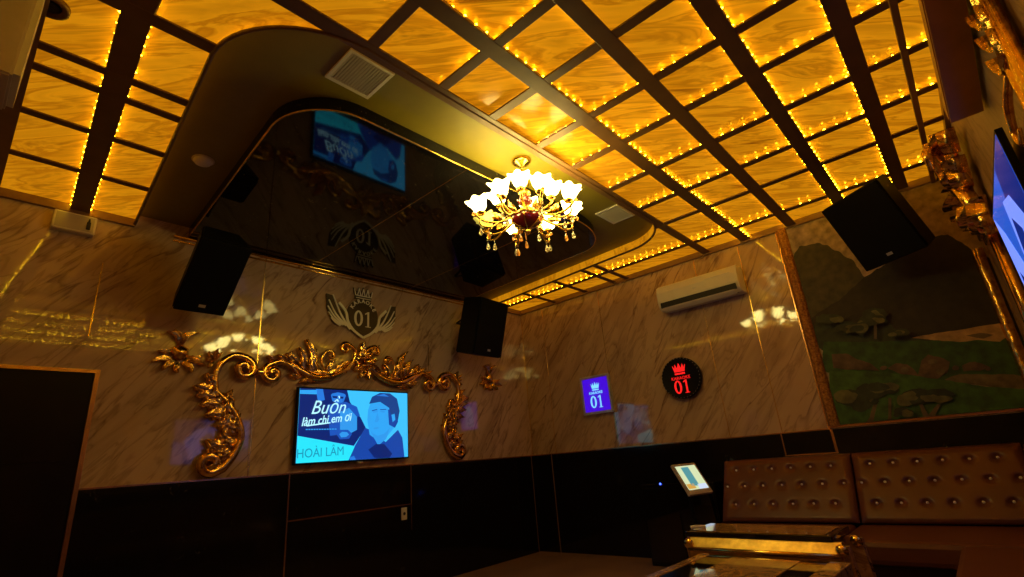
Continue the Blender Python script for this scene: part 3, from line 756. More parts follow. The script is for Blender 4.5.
stroke2(m, [(-.095, .218), (.095, .218)], .008, .02, .026); stroke2(m, [(-.1, .245), (.1, .245)], .01, .02, .026); m.build('crown_outline', 'emblem_silver', em)
for i, ch in enumerate('KARAOKE'):
    a = math.radians(152 - i * 20.6); r_ = .155
    M = Matrix.Translation((.021, r_ * math.cos(a), .03 + r_ * math.sin(a))) @ Matrix.Rotation(a - PI / 2, 4, 'X') @ FR_LEFT
    text_mesh(ch, .062, .002, 'letter', 'emblem_silver', em, M, bold=.002)
numerals(.18, .003, 'emblem_silver', em, Matrix.Translation((.022, 0, -.02)) @ FR_LEFT)

# ================================================================= emergency light, outlet
el = thing('emergency_light', 'small white emergency light box high on the left wall near the ceiling', 'emergency light', (0, 0.42, 3.165))
m = MB(); m.box((0, -.13, -.075), (.07, .13, .075), .008); m.build('housing', 'white_plastic', el)
m = MB(); m.box((.07, -.115, -.06), (.073, .115, .06), .001); m.build('front_panel', 'vent_white', el)
m = MB(); m.box((.073, .07, -.045), (.082, .095, .02), .004); m.tube([(.078, .0825, .02), (.078, .0825, .045)], [.008, .005]); m.build('status_mark', 'dark_slot', el)
ot = thing('wall_outlet', 'small white socket plate on the black wainscot below the television', 'outlet', (0.015, 3.51, 0.72))
m = MB(); m.box((0, -.035, -.06), (.008, .035, .06), .003); m.build('plate', 'white_plastic', ot)
m = MB(); disc(m, 0, .0, .016, .008, .010, 14); m.build('socket', 'dark_slot', ot)

# ================================================================= lit signs on the back wall
ps = thing('purple_sign', 'square purple lit KARAOKE 01 sign with silver frame on the back wall', 'sign', (1.205, YB, 1.885))
m = MB(); m.box((-.215, -.05, -.235), (.215, 0, .235), .004); m.build('light_box', 'silver', ps)
m = MB(); m.box((-.19, -.053, -.21), (.19, -.05, .21)); m.build('panel', 'purple_glow', ps)
m = MB()
for lo, hi in (((-.225, -.062, -.245), (-.195, -.04, .245)), ((.195, -.062, -.245), (.225, -.04, .245)), ((-.195, -.062, .213), (.195, -.04, .245)), ((-.195, -.062, -.245), (.195, -.04, -.213))): m.box(lo, hi, .003)
m.build('frame', 'silver', ps)
def crown_b(m, cx_, cz_, s_, y0_, y1_):
    pr = lambda pts: m.prism([(cx_ + a * s_, cz_ + b_ * s_) for a, b_ in pts], lambda u, v, d: (u, d, v), y0_, y1_)
    pr([(-.8, -.75), (.8, -.75), (.8, -.5), (-.8, -.5)])
    pr([(-.8, -.35), (.8, -.35), (1.05, .7), (.72, .2), (.6, .85), (.3, .15), (0, 1.0), (-.3, .15), (-.6, .85), (-.72, .2), (-1.05, .7)])
m = MB(); crown_b(m, 0, .10, .062, -.056, -.053); m.build('crown', 'cyan_glow', ps)
text_mesh('KARAOKE', .045, .001, 'lettering', 'cyan_glow', ps, Matrix.Translation((0, -.055, .022)) @ FR_BACK, bold=.001)
numerals(.155, .001, 'cyan_glow', ps, Matrix.Translation((0, -.055, -.09)) @ FR_BACK)
rs = thing('round_sign', 'round black sign with glowing red crown and 01 on the back wall', 'sign', (2.385, YB, 1.905))
FB = Matrix(((1, 0, 0), (0, 0, -1), (0, 1, 0)))
m = MB(); m.lathe([(.205, 0), (.21, .02), (.235, .035), (.235, .075), (.225, .085), (.215, .080), (0.0, .080)], (0, 0, 0), 40, axis=FB); m.build('case', 'speaker_black', rs)
m = MB(); m.mat('purple_glow')
for k in range(36): a = 2 * PI * k / 36; m.ball((.226 * math.cos(a), -.086, .226 * math.sin(a)), .0042, 1)
o = m.build('rim_studs', 'silver', rs)
m = MB(); crown_b(m, 0, .095, .075, -.086, -.081); m.build('crown', 'red_glow', rs)
text_mesh('KARAOKE', .05, .001, 'lettering', 'red_glow', rs, Matrix.Translation((0, -.083, -.003)) @ FR_BACK)
numerals(.15, .001, 'red_glow', rs, Matrix.Translation((0, -.083, -.10)) @ FR_BACK)

# ================================================================= air conditioner
ac = thing('air_conditioner', 'white split air conditioner mounted high on the back wall', 'air conditioner', (2.81, YB, 2.69))
prof = [(0, 0.0), (-.16, 0.0), (-.205, .035), (-.225, .11), (-.225, .21), (-.205, .285), (-.16, .305), (0, .305)]
m = MB(); m.prism(prof, lambda u, v, d: (d, u, v), -.475, .475); o = m.build('body', 'white_plastic', ac)
bv = o.modifiers.new('b', 'BEVEL'); bv.width = .012; bv.segments = 3; bv.limit_method = 'ANGLE'
m = MB(); m.hexa([(-.43, -.14, -.004), (.43, -.14, -.004), (.43, -.215, .045), (-.43, -.215, .045), (-.43, -.13, .01), (.43, -.13, .01), (.43, -.212, .062), (-.43, -.212, .062)]); m.box((-.44, -.2275, .028), (.44, -.19, .088)); m.build('air_slot', 'dark_slot', ac)
m = MB(); m.hexa([(-.42, -.165, -.018), (.42, -.165, -.018), (.42, -.225, .018), (-.42, -.225, .018), (-.42, -.163, -.012), (.42, -.163, -.012), (.42, -.223, .024), (-.42, -.223, .024)]); m.build('louver', 'white_plastic', ac)
m = MB(); m.box((-.03, -.229, .15), (.01, -.2255, .166)); m.build('badge', 'silver', ac)
m = MB(); m.box((.12, -.2285, .215), (.40, -.2255, .222)); m.build('trim_line', 'silver', ac)

# ================================================================= ceiling vents, detector, downlight
def vent(cx_, cy_, sx, sy, label):
    o = thing('ceiling_vent', label, 'vent', (cx_, cy_, HT), group='square vents in the ceiling tray')
    m = MB(); b_ = .022
    for lo, hi in (((-sx, -sy, -.012), (sx, -sy + b_, 0)), ((-sx, sy - b_, -.012), (sx, sy, 0)), ((-sx, -sy + b_, -.012), (-sx + b_, sy - b_, 0)), ((sx - b_, -sy + b_, -.012), (sx, sy - b_, 0))): m.box(lo, hi, .002)
    m.build('frame', 'white_plastic', o)
    m = MB(); n = 14
    for k in range(n):
        y = -sy + b_ + (k + .5) * (2 * sy - 2 * b_) / n; m.box((-sx + b_, y - .006, -.009), (sx - b_, y + .004, -.002))
    m.build('slats', 'vent_white', o)
    m = MB(); m.box((-sx + b_, -sy + b_, -.0018), (sx - b_, sy - b_, 0)); m.build('backing', 'vent_dark', o)
vent(2.67, 1.29, .145, .145, 'square grey ceiling vent at the near corner of the curved ceiling tray')
vent(2.69, 4.12, .125, .17, 'square grey ceiling vent beyond the chandelier in the tray')
sd_ = thing('smoke_detector', 'round beige smoke detector on the brown part of the ceiling tray', 'smoke detector', (1.19, 0.93, HT))
m = MB(); m.lathe([(.062, 0), (.062, -.012), (.05, -.03), (.02, -.036), (0, -.036)], n=24); m.build('cover', 'white_plastic', sd_)
m = MB(); m.lathe([(.072, 0), (.072, -.006), (.062, -.008)], n=24); m.build('base_ring', 'grey_cabinet', sd_)
dl = thing('downlight', 'dark round downlight in the marble ceiling at the top left', 'ceiling light', (hit(50, 4, 2, HP).x, hit(50, 4, 2, HP).y, HP))
m = MB(); m.lathe([(.075, 0), (.075, -.02), (.06, -.028), (.05, -.012), (0, -.012)], n=24); m.build('rim', 'grid_bar', dl)
m = MB(); m.lathe([(.045, -.013), (.03, -.018), (0, -.019)], n=16); m.build('lens', 'dark_slot', dl)

# ================================================================= loudspeakers
def speaker(center, yaw, tilt, w, h, dep, label, wall_pt, group='black loudspeakers hung on the walls', body='speaker_black', badge_side=0.0):
    f = Vector((math.cos(yaw) * math.cos(tilt), math.sin(yaw) * math.cos(tilt), -math.sin(tilt)))
    r = Vector((-math.sin(yaw), math.cos(yaw), 0)); u = f.cross(r)
    Mx = Matrix((( f.x, r.x, u.x, center[0]), (f.y, r.y, u.y, center[1]), (f.z, r.z, u.z, center[2]), (0, 0, 0, 1)))
    o = thing('loudspeaker', label, 'loudspeaker', center, group=group); o.rotation_euler = Mx.to_euler()
    # local: +x out of the grille, y width, z height; origin at front centre
    m = MB(); w2, h2, k = w / 2, h / 2, .72
    m.hexa([(-dep, -w2 * k, -h2), (-dep, w2 * k, -h2), (-.02, w2, -h2), (-.02, -w2, -h2), (-dep, -w2 * k, h2), (-dep, w2 * k, h2), (-.02, w2, h2), (-.02, -w2, h2)])
    bmesh.ops.bevel(m.bm, geom=m.bm.edges[:], offset=.012, segments=2, affect='EDGES'); m.build('cabinet', body, o)
    m = MB(); m.box((-.02, -w2 + .006, -h2 + .006), (0, w2 - .006, h2 - .006), .008); m.build('grille', 'grille_black' if body == 'speaker_black' else body, o)
    m = MB(); m.box((0, -.025, -h2 + .06), (.003, .025, -h2 + .085)); m.build('badge', 'silver' if body == 'speaker_black' else 'gold_edge', o)
    # bracket to wall
    inv = Mx.inverted(); wp = inv @ Vector(wall_pt); m = MB()
    m.tube([(-dep + .02, 0, 0), wp], .014, 8); m.tube([(-dep + .02, 0, h2 * .55), wp], .010, 8)
    m.build('bracket', 'bracket_black', o)
    return o
speaker((0.585, 1.27, 2.72), .028, .80, .385, .66, .26, 'black loudspeaker tilted down on the left wall, near the emergency light', (0.0, 1.33, 3.02))
speaker((0.62, 4.42, 2.737), .086, .271, .53, .70, .38, 'black loudspeaker hung by the room corner, right of the winged emblem', (0.0, 4.4, 2.95))
speaker((4.549, 5.065, 2.796), -2.174, .466, .566, .67, .28, 'large black loudspeaker tilted down in front of the landscape mural', (4.72, YB - .02, 3.05))
# brown cabinet hung over the right wall moulding (tilted)
c1, c2 = hit(951, 126, 1, 3.08), hit(985.5, 114.6, 1, 3.08)
d1 = hit(922, 0, 0, c1.x) - c1; d1.normalize(); nrm_ = Vector((0, d1.z, -d1.y)).normalized()
if nrm_.z < 0: nrm_ = -nrm_
bc = thing('hanging_speaker', 'brown rounded speaker cabinet hung high beside the right wall, over gilt carving', 'loudspeaker', c1)
m = MB(); Lc = 1.35; wv = Vector((min(c2.x, XC - .012) - c1.x, 0, 0))
A0 = Vector((0, 0, 0))
sec = [A0, A0 + wv, A0 + wv + nrm_ * .12, A0 + nrm_ * .12]
m.hexa([p for p in sec] + [p + d1 * Lc for p in sec]); bmesh.ops.bevel(m.bm, geom=m.bm.edges[:], offset=.02, segments=3, affect='EDGES'); m.build('cabinet', 'brown_cabinet', bc)
m = MB(); q = [wv * .02, wv * .98]
m.hexa([q[0] + d1 * .03 - nrm_ * .008, q[1] + d1 * .03 - nrm_ * .008, q[1] + d1 * 1.3 - nrm_ * .008, q[0] + d1 * 1.3 - nrm_ * .008, q[0] + d1 * .03 + nrm_ * .004, q[1] + d1 * .03 + nrm_ * .004, q[1] + d1 * 1.3 + nrm_ * .004, q[0] + d1 * 1.3 + nrm_ * .004]); m.build('grille', 'brown_cabinet', bc)
m = MB(); p = wv * .5 + nrm_ * .1 + d1 * .3; m.tube([p, p + Vector((0.06, .05, .12)), Vector((XC, 3.2, 3.0)) - c1], .012); m.build('bracket', 'bracket_black', bc)

# pale box loudspeaker at far upper left
gb = thing('wall_speaker', 'pale grey box speaker hanging at the top left edge by the door wall', 'loudspeaker', (2.2, YF, 2.69))
m = MB(); m.hexa([(-.02, 0, 0), (.26, 0, 0), (.26, .24, .0), (-.02, .24, .0), (-.02, 0, .58), (.26, 0, .58), (.26, .25, .58), (-.02, .25, .58)]); bmesh.ops.bevel(m.bm, geom=m.bm.edges[:], offset=.008, segments=2, affect='EDGES'); m.build('cabinet', 'grey_cabinet', gb)
m = MB(); m.hexa([(-.005, .24, .02), (.245, .24, .02), (.245, .262, .02), (-.005, .262, .02), (-.005, .245, .56), (.245, .245, .56), (.245, .266, .56), (-.005, .266, .56)]); m.build('front_baffle', 'white_plastic', gb)

# ================================================================= television and gilt moulding on the right wall
t2 = thing('wall_television', 'television with blue picture on the right wall, seen at a grazing angle', 'television', (XC, 3.28, 1.90))
m = MB(); m.hexa([(-.02, -.61, -.37), (-.02, .61, -.37), (-.045, .61, -.37), (-.045, -.61, -.37), (-.035, -.61, .37), (-.035, .61, .37), (-.06, .61, .37), (-.06, -.61, .37)]); m.build('casing', 'speaker_black', t2)
m = MB(); m.box((-.03, -.15, -.12), (0, .15, .12)); m.build('wall_mount', 'bracket_black', t2)
def sx(z): return -.045 - .015 * (z + .37) / .74
def tvp(pts, mat, k, name='picture', par=None):
    m = MB(); m.prism(pts, lambda u, v, d: (sx(v) - d, u, v), k * .0006, k * .0006 + .0005)
    bmesh.ops.triangulate(m.bm, faces=[f for f in m.bm.faces if len(f.verts) > 4]); return m.build(name, mat, par or t2)
ts = tvp([(-.595, -.355), (.595, -.355), (.595, .355), (-.595, .355)], 'scr_tvblue', 0, 'screen')
tvp([(-.59, .35), (-.2, .35), (-.05, .1), (-.3, -.1), (-.59, .0)], 'scr_tvdark', 1, par=ts)
tvp([(-.45, .0), (-.25, .2), (.0, .25), (.1, .0), (.0, -.25), (-.3, -.3)], 'scr_tvpale', 2, par=ts)
tvp([(.1, -.35), (.2, -.05), (.4, .2), (.58, .34), (.59, -.35)], 'scr_tvpale', 2, par=ts)
tvp([(.25, -.35), (.35, -.1), (.5, .0), (.59, -.2), (.59, -.35)], 'scr_tvdark', 3, par=ts)
tvp([(-.2, .05), (-.05, .15), (.05, .0), (-.05, -.12), (-.18, -.1)], 'scr_tvdark', 3, par=ts)

GN = Vector((-1, 0, 0))
rg = thing('gilt_moulding', 'gold carved rococo moulding beside the television on the right wall', 'wall ornament', (XC - .012, 4.3, 1.3))
def to_r(y, z, off): return Vector((-off, y - 4.3, z - 1.3))
m = MB()   # vertical fluted bar beyond the television
for dy, rr in ((-.05, .022), (0, .034), (.05, .022)): m.tube([to_r(4.36 + dy, 1.25, .03), to_r(4.36 + dy, 2.36, .03)], rr, 8)
m.build('fluted_bar', 'gilt', rg)
m = MB()
rl = random.Random(5)
for k in range(22):
    z = 2.32 + .034 * k; sgn = 1 if k % 2 else -1; L = rl.uniform(.16, .30); a = rl.uniform(-.5, .9)
    leaf(m, to_r(4.36 + rl.uniform(-.06, .06), z, .03), to_r(4.36 + sgn * L * math.cos(a), z + L * math.sin(a), rl.uniform(.0, .05)), rl.uniform(.10, .16), rl.uniform(.1, .3) * sgn, rl.uniform(.07, .15), 3, nrm=GN)
m.build('capital_leaves', 'gilt', rg)
m = MB()
P = smooth_path([to_r(4.36, 2.3, .04), to_r(4.30, 2.55, .08), to_r(4.42, 2.75, .12), to_r(4.28, 2.92, .17), to_r(4.15, 2.88, .2), to_r(4.2, 2.78, .2)], 6); m.tube(P, lerp_r([.04, .05, .05, .045, .03, .015], len(P)), 10)
P = smooth_path([to_r(4.5, 2.5, .04), to_r(4.62, 2.7, .1), to_r(4.6, 2.92, .14), to_r(4.5, 2.95, .16), to_r(4.47, 2.85, .16)], 6); m.tube(P, lerp_r([.03, .04, .035, .03, .012], len(P)), 10)
m.build('scroll', 'gilt', rg)
m = MB(); m.box((-.10, -.10, 1.0), (0, .22, 1.06), .012); m.box((-.08, -.08, .96), (0, .2, 1.0), .008); m.build('capital_plate', 'gilt', rg)
rg2 = thing('gilt_moulding', 'gold carved vertical moulding on the right wall nearest the camera, top right corner', 'wall ornament', (XC - .022, 2.15, 1.3))
m = MB()
for dy, rr in ((-.15, .014), (-.11, .02), (-.07, .014), (-.04, .012), (0, .018), (.04, .012)): m.tube([(-.006, dy, .0), (-.006, dy, 1.34)], rr, 8)
m.build('fluted_bar', 'gilt', rg2)
m = MB()
for k in range(3):
    z = 0.95 + .10 * k
    for sgn in (-1, 1): leaf(m, Vector((-.02, 0, z)), Vector((0, sgn * .10, z + .1)), .05, .2 * sgn, .015, 3, nrm=GN)
P = smooth_path([(-.01, .05, .95), (-.02, .2, .91), (-.025, .27, .83), (-.025, .24, .77), (-.02, .20, .81)], 5); m.tube(P, lerp_r([.012, .015, .012, .01, .006], len(P)), 8)
m.build('leaves', 'gilt', rg2)

# ================================================================= CHANDELIER
CX, CY = 2.70, 2.70
ch = thing('chandelier', 'gold chandelier with lit glass flower shades, ruby bowl and crystal drops', 'chandelier', (CX, CY, HT))
Z = lambda z: z - HT
m = MB(); m.lathe([(.0, 0), (.075, 0), (.078, -.012), (.06, -.03), (.035, -.04), (.02, -.055), (0, -.06)][1:], n=24); m.build('canopy', 'gold_edge', ch)
m = MB()
for k in range(6):
    z = Z(3.315) - k * .026; m.lathe([(.004, z - .013), (.010, z), (.004, z + .013)], n=10)
m.build('chain', 'gold_edge', ch)
m = MB(); m.lathe([(.008, Z(3.19)), (.03, Z(3.18)), (.045, Z(3.16)), (.02, Z(3.14)), (.018, Z(3.12)), (.04, Z(3.10)), (.05, Z(3.08)), (.022, Z(3.06))], n=20); m.build('vase', 'gold_edge', ch)
m = MB(); m.lathe([(.018, Z(3.065)), (.045, Z(3.05)), (.055, Z(3.02)), (.045, Z(2.99)), (.02, Z(2.975))], n=16, lobes=8, amp=.08); m.build('ruby_bulb', 'ruby_glass', ch)
m = MB(); m.lathe([(.02, Z(2.98)), (.035, Z(2.965)), (.03, Z(2.93)), (.07, Z(2.915)), (.10, Z(2.90)), (.11, Z(2.885)), (.10, Z(2.875))], n=24); m.build('hub', 'gold_edge', ch)
m = MB(); m.lathe([(.11, Z(2.885)), (.118, Z(2.87)), (.105, Z(2.84)), (.07, Z(2.81)), (.03, Z(2.797)), (0.0, Z(2.795))], n=36, lobes=6, amp=.10); m.build('bowl', 'ruby_glass', ch)
m = MB(); m.lathe([(.115, Z(2.892)), (.13, Z(2.888)), (.13, Z(2.878)), (.115, Z(2.874))], n=36, lobes=6, amp=.10); m.ball((0, 0, Z(2.765)), .02, 2, (1, 1, 1.4))
for k in range(6):
    a = 2 * PI * k / 6; m.tube(smooth_path([(.12 * math.cos(a), .12 * math.sin(a), Z(2.885)), (.112 * math.cos(a), .112 * math.sin(a), Z(2.83)), (.0, 0, Z(2.775))], 4), .005, 6)
m.build('bowl_rim', 'gold_edge', ch)
def drop(L, mat='crystal'):
    m = MB(); m.mat(mat)
    z = -.01
    n = max(2, int((L - .06) / .017))
    for k in range(n): m.ball((0, 0, z), .0065, 1); z -= .017
    m.lathe([(.003, z), (.010, z - .02), (.016, z - .042), (.012, z - .056), (0.0, z - .064)], n=8)
    return m
def tulip(lit):
    # blown glass flower: six wavy petals flaring at the rim
    m = MB(); n = 36; rings = []
    for r, z, am, zr in ((.014, 0, 0, 0), (.034, .008, .04, 0), (.050, .028, .08, 0), (.058, .052, .08, .002), (.066, .072, .09, .004), (.078, .088, .10, .007), (.084, .092, .11, .008), (.070, .084, .09, .006), (.052, .055, .08, 0), (.035, .03, 0, 0)):
        ring = []
        for k in range(n):
            a = 2 * PI * k / n; w = math.cos(6 * a)
            ring.append(m.bm.verts.new((r * (1 + am * w) * math.cos(a), r * (1 + am * w) * math.sin(a), z + zr * w)))
        rings.append(ring)
    for i in range(len(rings) - 1):
        for k in range(n):
            f = m.bm.faces.new((rings[i][k], rings[i][(k + 1) % n], rings[i + 1][(k + 1) % n], rings[i + 1][k])); f.smooth = True
    m.bm.faces.new(rings[0][::-1]); m.bm.faces.new(rings[-1])
    return m
RO, ZO = .35, 2.915
arms = []
for tier, (n, rad, zc, ph) in enumerate(((8, RO, ZO, .2), (4, .20, 3.03, .55))):
    for k in range(n):
        a = 2 * PI * k / n + ph; c, s_ = math.cos(a), math.sin(a)
        e = lambda r, z: (r * c, r * s_, Z(z))
        if tier == 0: P = smooth_path([e(.05, 2.91), e(.13, 2.87), e(.22, 2.83), e(.32, 2.835), e(.385, 2.88), e(rad, zc - .03)], 5)
        else: P = smooth_path([e(.03, 2.96), e(.08, 2.93), e(.15, 2.94), e(.20, 2.98), e(rad, zc - .03)], 5)
        m = MB(); m.tube(P, .0095, 8)
        if tier == 0:   # curl under the arm
            Q = smooth_path([e(.22, 2.83), e(.28, 2.79), e(.35, 2.80), e(.36, 2.84), e(.325, 2.85)], 5); m.tube(Q, lerp_r([.009, .008, .005], len(Q)), 7)
            leaf(m, Vector(e(.16, 2.86)), Vector(e(.27, 2.86)), .05, .0, .03, 3, nrm=Vector((0, 0, 1)))
        arm = m.build('arm', 'gold_edge', ch)
        m = MB(); m.lathe([(.008, Z(zc) - .035), (.026, Z(zc) - .026), (.034, Z(zc) - .010), (.022, Z(zc) - .002), (.016, Z(zc) + .004)], e(rad, HT), n=14)
        m.build('shade_holder', 'gold_edge', arm)
        unlit = (tier == 0 and k == 4)
        m = tulip(not unlit)
        bmesh.ops.transform(m.bm, matrix=Matrix.Translation(Vector(e(rad, zc))) @ Matrix.Rotation(.30 if tier == 0 else .15, 4, Vector((-s_, c, 0))), verts=m.bm.verts[:])
        sh = m.build('glass_shade', 'dim_shade' if unlit else 'lit_shade', arm)
        if tier == 0:
            m = drop(.16); bmesh.ops.translate(m.bm, vec=Vector(e(rad + .01, zc - .04)), verts=m.bm.verts[:]); m.build('crystal_drop', None, arm)
            m = drop(.09, 'amber_crystal' if k % 2 else 'crystal'); bmesh.ops.translate(m.bm, vec=Vector(e(.30, 2.80)), verts=m.bm.verts[:]); m.build('crystal_drop', None, arm)
            m = MB()
            m.ball(e(rad + .055, zc - .025), .017, 1); m.build('amber_bead', 'amber_crystal', arm)
for k in range(3):
    a = 2 * PI * k / 3 + .4; m = drop(.13, 'amber_crystal' if k else 'crystal'); bmesh.ops.translate(m.bm, vec=Vector((.08 * math.cos(a), .08 * math.sin(a), Z(2.80))), verts=m.bm.verts[:]); m.build('crystal_drop', None, ch)

# ================================================================= SOFAS
def back_cushion(parent, x0, x1, O):
    # slanting tufted backrest panel along the back wall
    m = MB(); nx, nz = 96, 60; zb, zt = .46, .98; yb_, yt = 5.16, 5.50
    bt = []; w = x1 - x0
    for r_, (v, n_, off) in enumerate(((.83, 6, .5), (.56, 7, 0.0), (.27, 6, .5))):
        for k in range(n_):
            u = .045 + (k + off) * (w - .09) / 6.15; bt.append((u, v))
    g = []
    for j in range(nz + 1):
        row = []
        for i in range(nx + 1):
            u = w * i / nx; v = j / nz
            edge = min(1, min(u, w - u) / .05) ** .5 * min(1, min(v, 1 - v) / .08) ** .5
            dep = 0.0
            for bu, bv_ in bt:
                dd = math.hypot((u - bu), (v - bv_) * .62); dep = max(dep, math.exp(-(dd / .028) ** 2))
            y = yb_ + (yt - yb_) * v - .04 * edge + .034 * dep
            row.append(m.bm.verts.new((x0 + u - O[0], y - O[1], zb + (zt - zb) * v - O[2])))
        g.append(row)
    for j in range(nz):
        for i in range(nx):
            f = m.bm.faces.new((g[j][i], g[j][i + 1], g[j + 1][i + 1], g[j + 1][i])); f.smooth = True
    # closed body behind it
    q = [(zb, yb_), (zt, yt), (zt, 5.70), (zb, 5.70)]
    for xx, fl in ((x0, 1), (x1, -1)): m.face([(xx - O[0], y - O[1], z - O[2]) for z, y in q][::fl])
    m.face([(x0 - O[0], yt - O[1], zt - O[2]), (x1 - O[0], yt - O[1], zt - O[2]), (x1 - O[0], 5.70 - O[1], zt - O[2]), (x0 - O[0], 5.70 - O[1], zt - O[2])])
    o = m.build('backrest', 'leather', parent, recalc=True)
    for bu, bv_ in bt:
        m = MB(); m.ball((x0 + bu - O[0], yb_ + (yt - yb_) * bv_ - O[1] - .014, zb + (zt - zb) * bv_ - O[2]), .011, 2, (1, .6, 1)); m.build('crystal_button', 'button_crystal', o)
SO = (3.95, 5.05, 0.0)
so = thing('sofa', 'long brown button-tufted leather sofa against the back wall under the mural', 'sofa', SO)
back_cushion(so, 2.74, 3.855, SO); back_cushion(so, 3.87, 4.97, SO)
m = MB(); m.box((4.975 - SO[0], 5.16 - SO[1], .0), (5.22 - SO[0], 5.69 - SO[1], .97), .03); m.build('corner_back', 'leather', so)
m = MB(); m.box((2.70 - SO[0], 4.40 - SO[1], .30), (3.825 - SO[0], 5.20 - SO[1], .45), .035); m.build('seat', 'leather', so)
m = MB(); m.box((3.835 - SO[0], 4.40 - SO[1], .30), (5.20 - SO[0], 5.20 - SO[1], .45), .035); m.build('seat', 'leather', so)
m = MB(); m.box((2.72 - SO[0], 4.46 - SO[1], 0), (5.2 - SO[0], 5.5 - SO[1], .30)); m.build('base', 'sofa_dark', so)
S2 = (4.85, 2.4, 0)
s2 = thing('sofa', 'brown leather sofa along the right wall, its seat at the lower right edge', 'sofa', S2)
for a, b_ in ((0.25, 1.60), (1.61, 2.98), (2.99, 4.36)):
    m = MB(); m.box((4.50 - S2[0], a - S2[1], .30), (5.20 - S2[0], b_ - S2[1], .45), .035); m.build('seat', 'leather', s2)
    m = MB(); m.box((5.11 - S2[0], a - S2[1], .46), (5.22 - S2[0], b_ - S2[1], .95), .03); m.build('backrest', 'leather', s2)
m = MB(); m.box((4.56 - S2[0], .25 - S2[1], 0), (5.2 - S2[0], 4.36 - S2[1], .30)); m.build('base', 'sofa_dark', s2)

# ================================================================= TABLE
yf = 3.50
tb = thing('coffee_table', 'gold marble coffee table with dark edged top in front of the sofa', 'table', (3.62, 3.7, 0), (0, 0, math.radians(-2.5)))
def tbx(name, lo, hi, mat, bev=.006, par=tb): m = MB(); m.box(lo, hi, bev); return m.build(name, mat, par)
tbx('tabletop', (-.49, -.17, .58), (.40, .22, .612), 'black_glass')
tbx('marble_inlay', (-.42, -.15, .612), (.36, .18, .616), 'gold_marble', .001)
m = MB(); m.hexa([(-.46, -.225, .525), (.44, -.225, .525), (.44, -.125, .525), (-.46, -.125, .525), (-.46, -.165, .579), (.44, -.165, .579), (.44, -.125, .579), (-.46, -.125, .579)]); m.box((-.46, -.205, .468), (.44, -.125, .525)); m.build('apron', 'gold_panel', tb)
m = MB(); m.tube([(-.46, -.218, .514), (.44, -.218, .514)], .016, 12); m.build('gold_line', 'gold_edge', tb)
tbx('apron', (-.46, .13, .455), (.44, .17, .572), 'gold_marble')
for x in (-.46, .44):
    for y in (-.17, .13):
        m = MB(); m.hexa([(x - .02, y - .06 if y < 0 else y, 0), (x + .07, y - .06 if y < 0 else y, 0), (x + .07, y + .0, 0), (x - .02, y + .0, 0), (x - .02, y, .5), (x + .04, y, .5), (x + .04, y + .04, .5), (x - .02, y + .04, .5)]) if 0 else m.hexa([(x - .01, y - .03, 0), (x + .075, y - .03, 0), (x + .075, y + .03, 0), (x - .01, y + .03, 0), (x - .03, y - .015, .56), (x + .03, y - .015, .56), (x + .03, y + .045, .56), (x - .03, y + .045, .56)])
        lg = m.build('leg', 'gold_marble', tb)
        m = MB(); m.ball((x + .005, y - (.045 if y < 0 else .015), .545), .034, 2, (1, .7, 1)); m.build('knob', 'gold_edge', lg)
tl = thing('low_table', 'low black glass table with golden marble inlay, at the bottom edge before the taller table', 'table', (3.72, 2.95, 0), (0, 0, math.radians(-2.5)))
tbx('glass_top', (-.42, -.70, .485), (.26, .46, .50), 'black_glass', .004, tl)
tbx('marble_inlay', (-.26, -.60, .50), (.12, .43, .503), 'gold_marble', .001, tl)
tbx('side_rail', (.26, -.70, .42), (.36, .46, .505), 'gold_marble', .006, tl)
tbx('side_rail', (-.48, -.70, .42), (-.42, .46, .505), 'gold_marble', .006, tl)
for x in (-.45, .30):
    for y in (-.66, .42): tbx('leg', (x - .03, y - .03, 0), (x + .03, y + .03, .42), 'gold_marble', .004, tl)
# pale box added for an unidentified whitish patch at the far table's left end
rc = thing('pale_item', 'small pale item of unknown kind lying on the left end of the table top', 'remote control', (3.17, 3.66, .616), (0, 0, .5))
m = MB(); m.box((-.05, -.02, 0), (.05, .02, .018), .005); m.build('body', 'white_plastic', rc)
m = MB(); m.box((-.03, -.012, .018), (.03, .012, .020)); m.build('top_inset', 'grey_cabinet', rc)

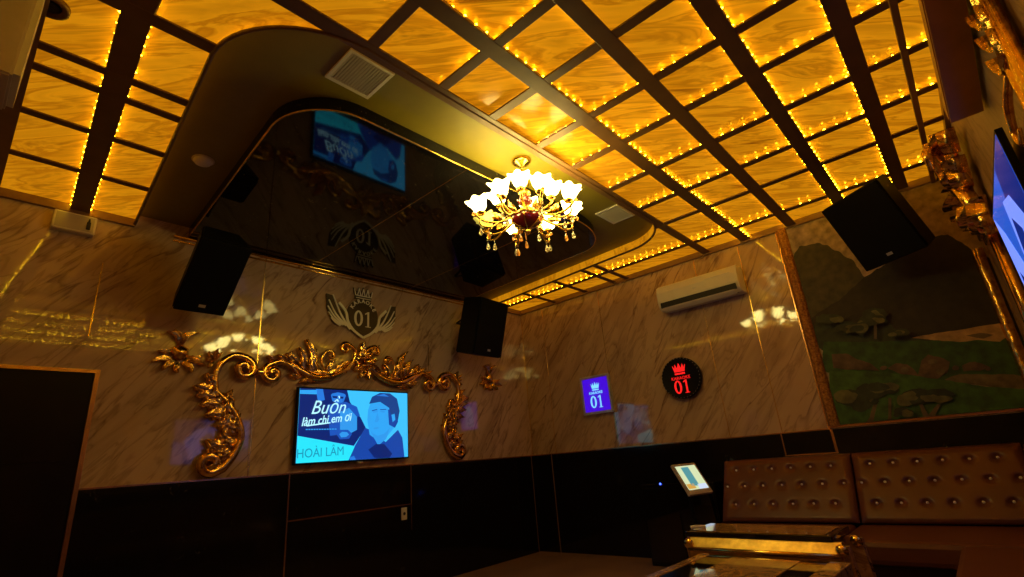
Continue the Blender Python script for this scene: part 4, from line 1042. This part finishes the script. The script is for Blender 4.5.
# ================================================================= equipment cabinet and touch monitor
cb = thing('equipment_cabinet', 'black granite-faced cabinet left of the sofa against the back wall', 'cabinet', (2.25, 5.52, 0))
m = MB(); m.box((-.42, -.18, 0), (.40, .18, .80), .01); m.build('body', 'black_granite', cb)
m = MB(); m.box((-.40, -.19, .04), (-.01, -.18, .76), .003); m.build('door', 'black_glass', cb)
m = MB(); m.box((.01, -.19, .04), (.38, -.18, .76), .003); m.build('door', 'black_glass', cb)
p = hit(660, 484, 1, 5.32)
m = MB(); m.ball((p.x - 2.25, -.195, p.z), .010, 2); m.build('blue_indicator', 'blue_dot', cb)
tm = thing('touch_monitor', 'tilted touch screen song monitor on a black stand left of the sofa', 'monitor', (2.57, 5.05, 0.0))
e = Vector((.32, .95, 0)).normalized(); w_ = .31
n_ = Vector((.95, -.32, .62)).normalized(); dn = n_.cross(e).normalized()
if dn.z > 0: dn = -dn
Cc = Vector((0, 0, .86)); hh = .32
def quad(m, w, h, d0, d1, off=(0, 0)):
    c = Cc + e * off[0] - dn * off[1]
    f = lambda a, b_, d: c + e * (a * w / 2) + dn * (b_ * h / 2) + n_ * d
    m.hexa([f(-1, 1, d0), f(1, 1, d0), f(1, -1, d0), f(-1, -1, d0), f(-1, 1, d1), f(1, 1, d1), f(1, -1, d1), f(-1, -1, d1)])
m = MB(); quad(m, w_, hh, -.03, 0); m.build('bezel', 'grey_cabinet', tm)
m = MB(); quad(m, w_ - .04, hh - .07, 0, .002, (0, .01)); sc_ = m.build('screen', 'scr_tabcream', tm)
m = MB(); quad(m, .10, .20, .002, .003, (-.02, .02)); m.build('picture', 'scr_tabteal', sc_)
m = MB(); quad(m, .10, .05, .002, .003, (-.08, -.08)); m.build('picture', 'scr_taborange', sc_)
m = MB(); quad(m, .12, .05, .002, .003, (.07, -.09)); m.build('picture', 'scr_tabwhite', sc_)
m = MB(); m.tube([Cc - n_ * .03, Cc - n_ * .10 + Vector((0, 0, -.08)), (-.05, .02, .4), (-.05, .02, .02)], .018, 8); m.lathe([(.16, 0), (.16, .012), (.03, .025)], (-.05, .02, 0), 20); m.build('stand', 'speaker_black', tm)
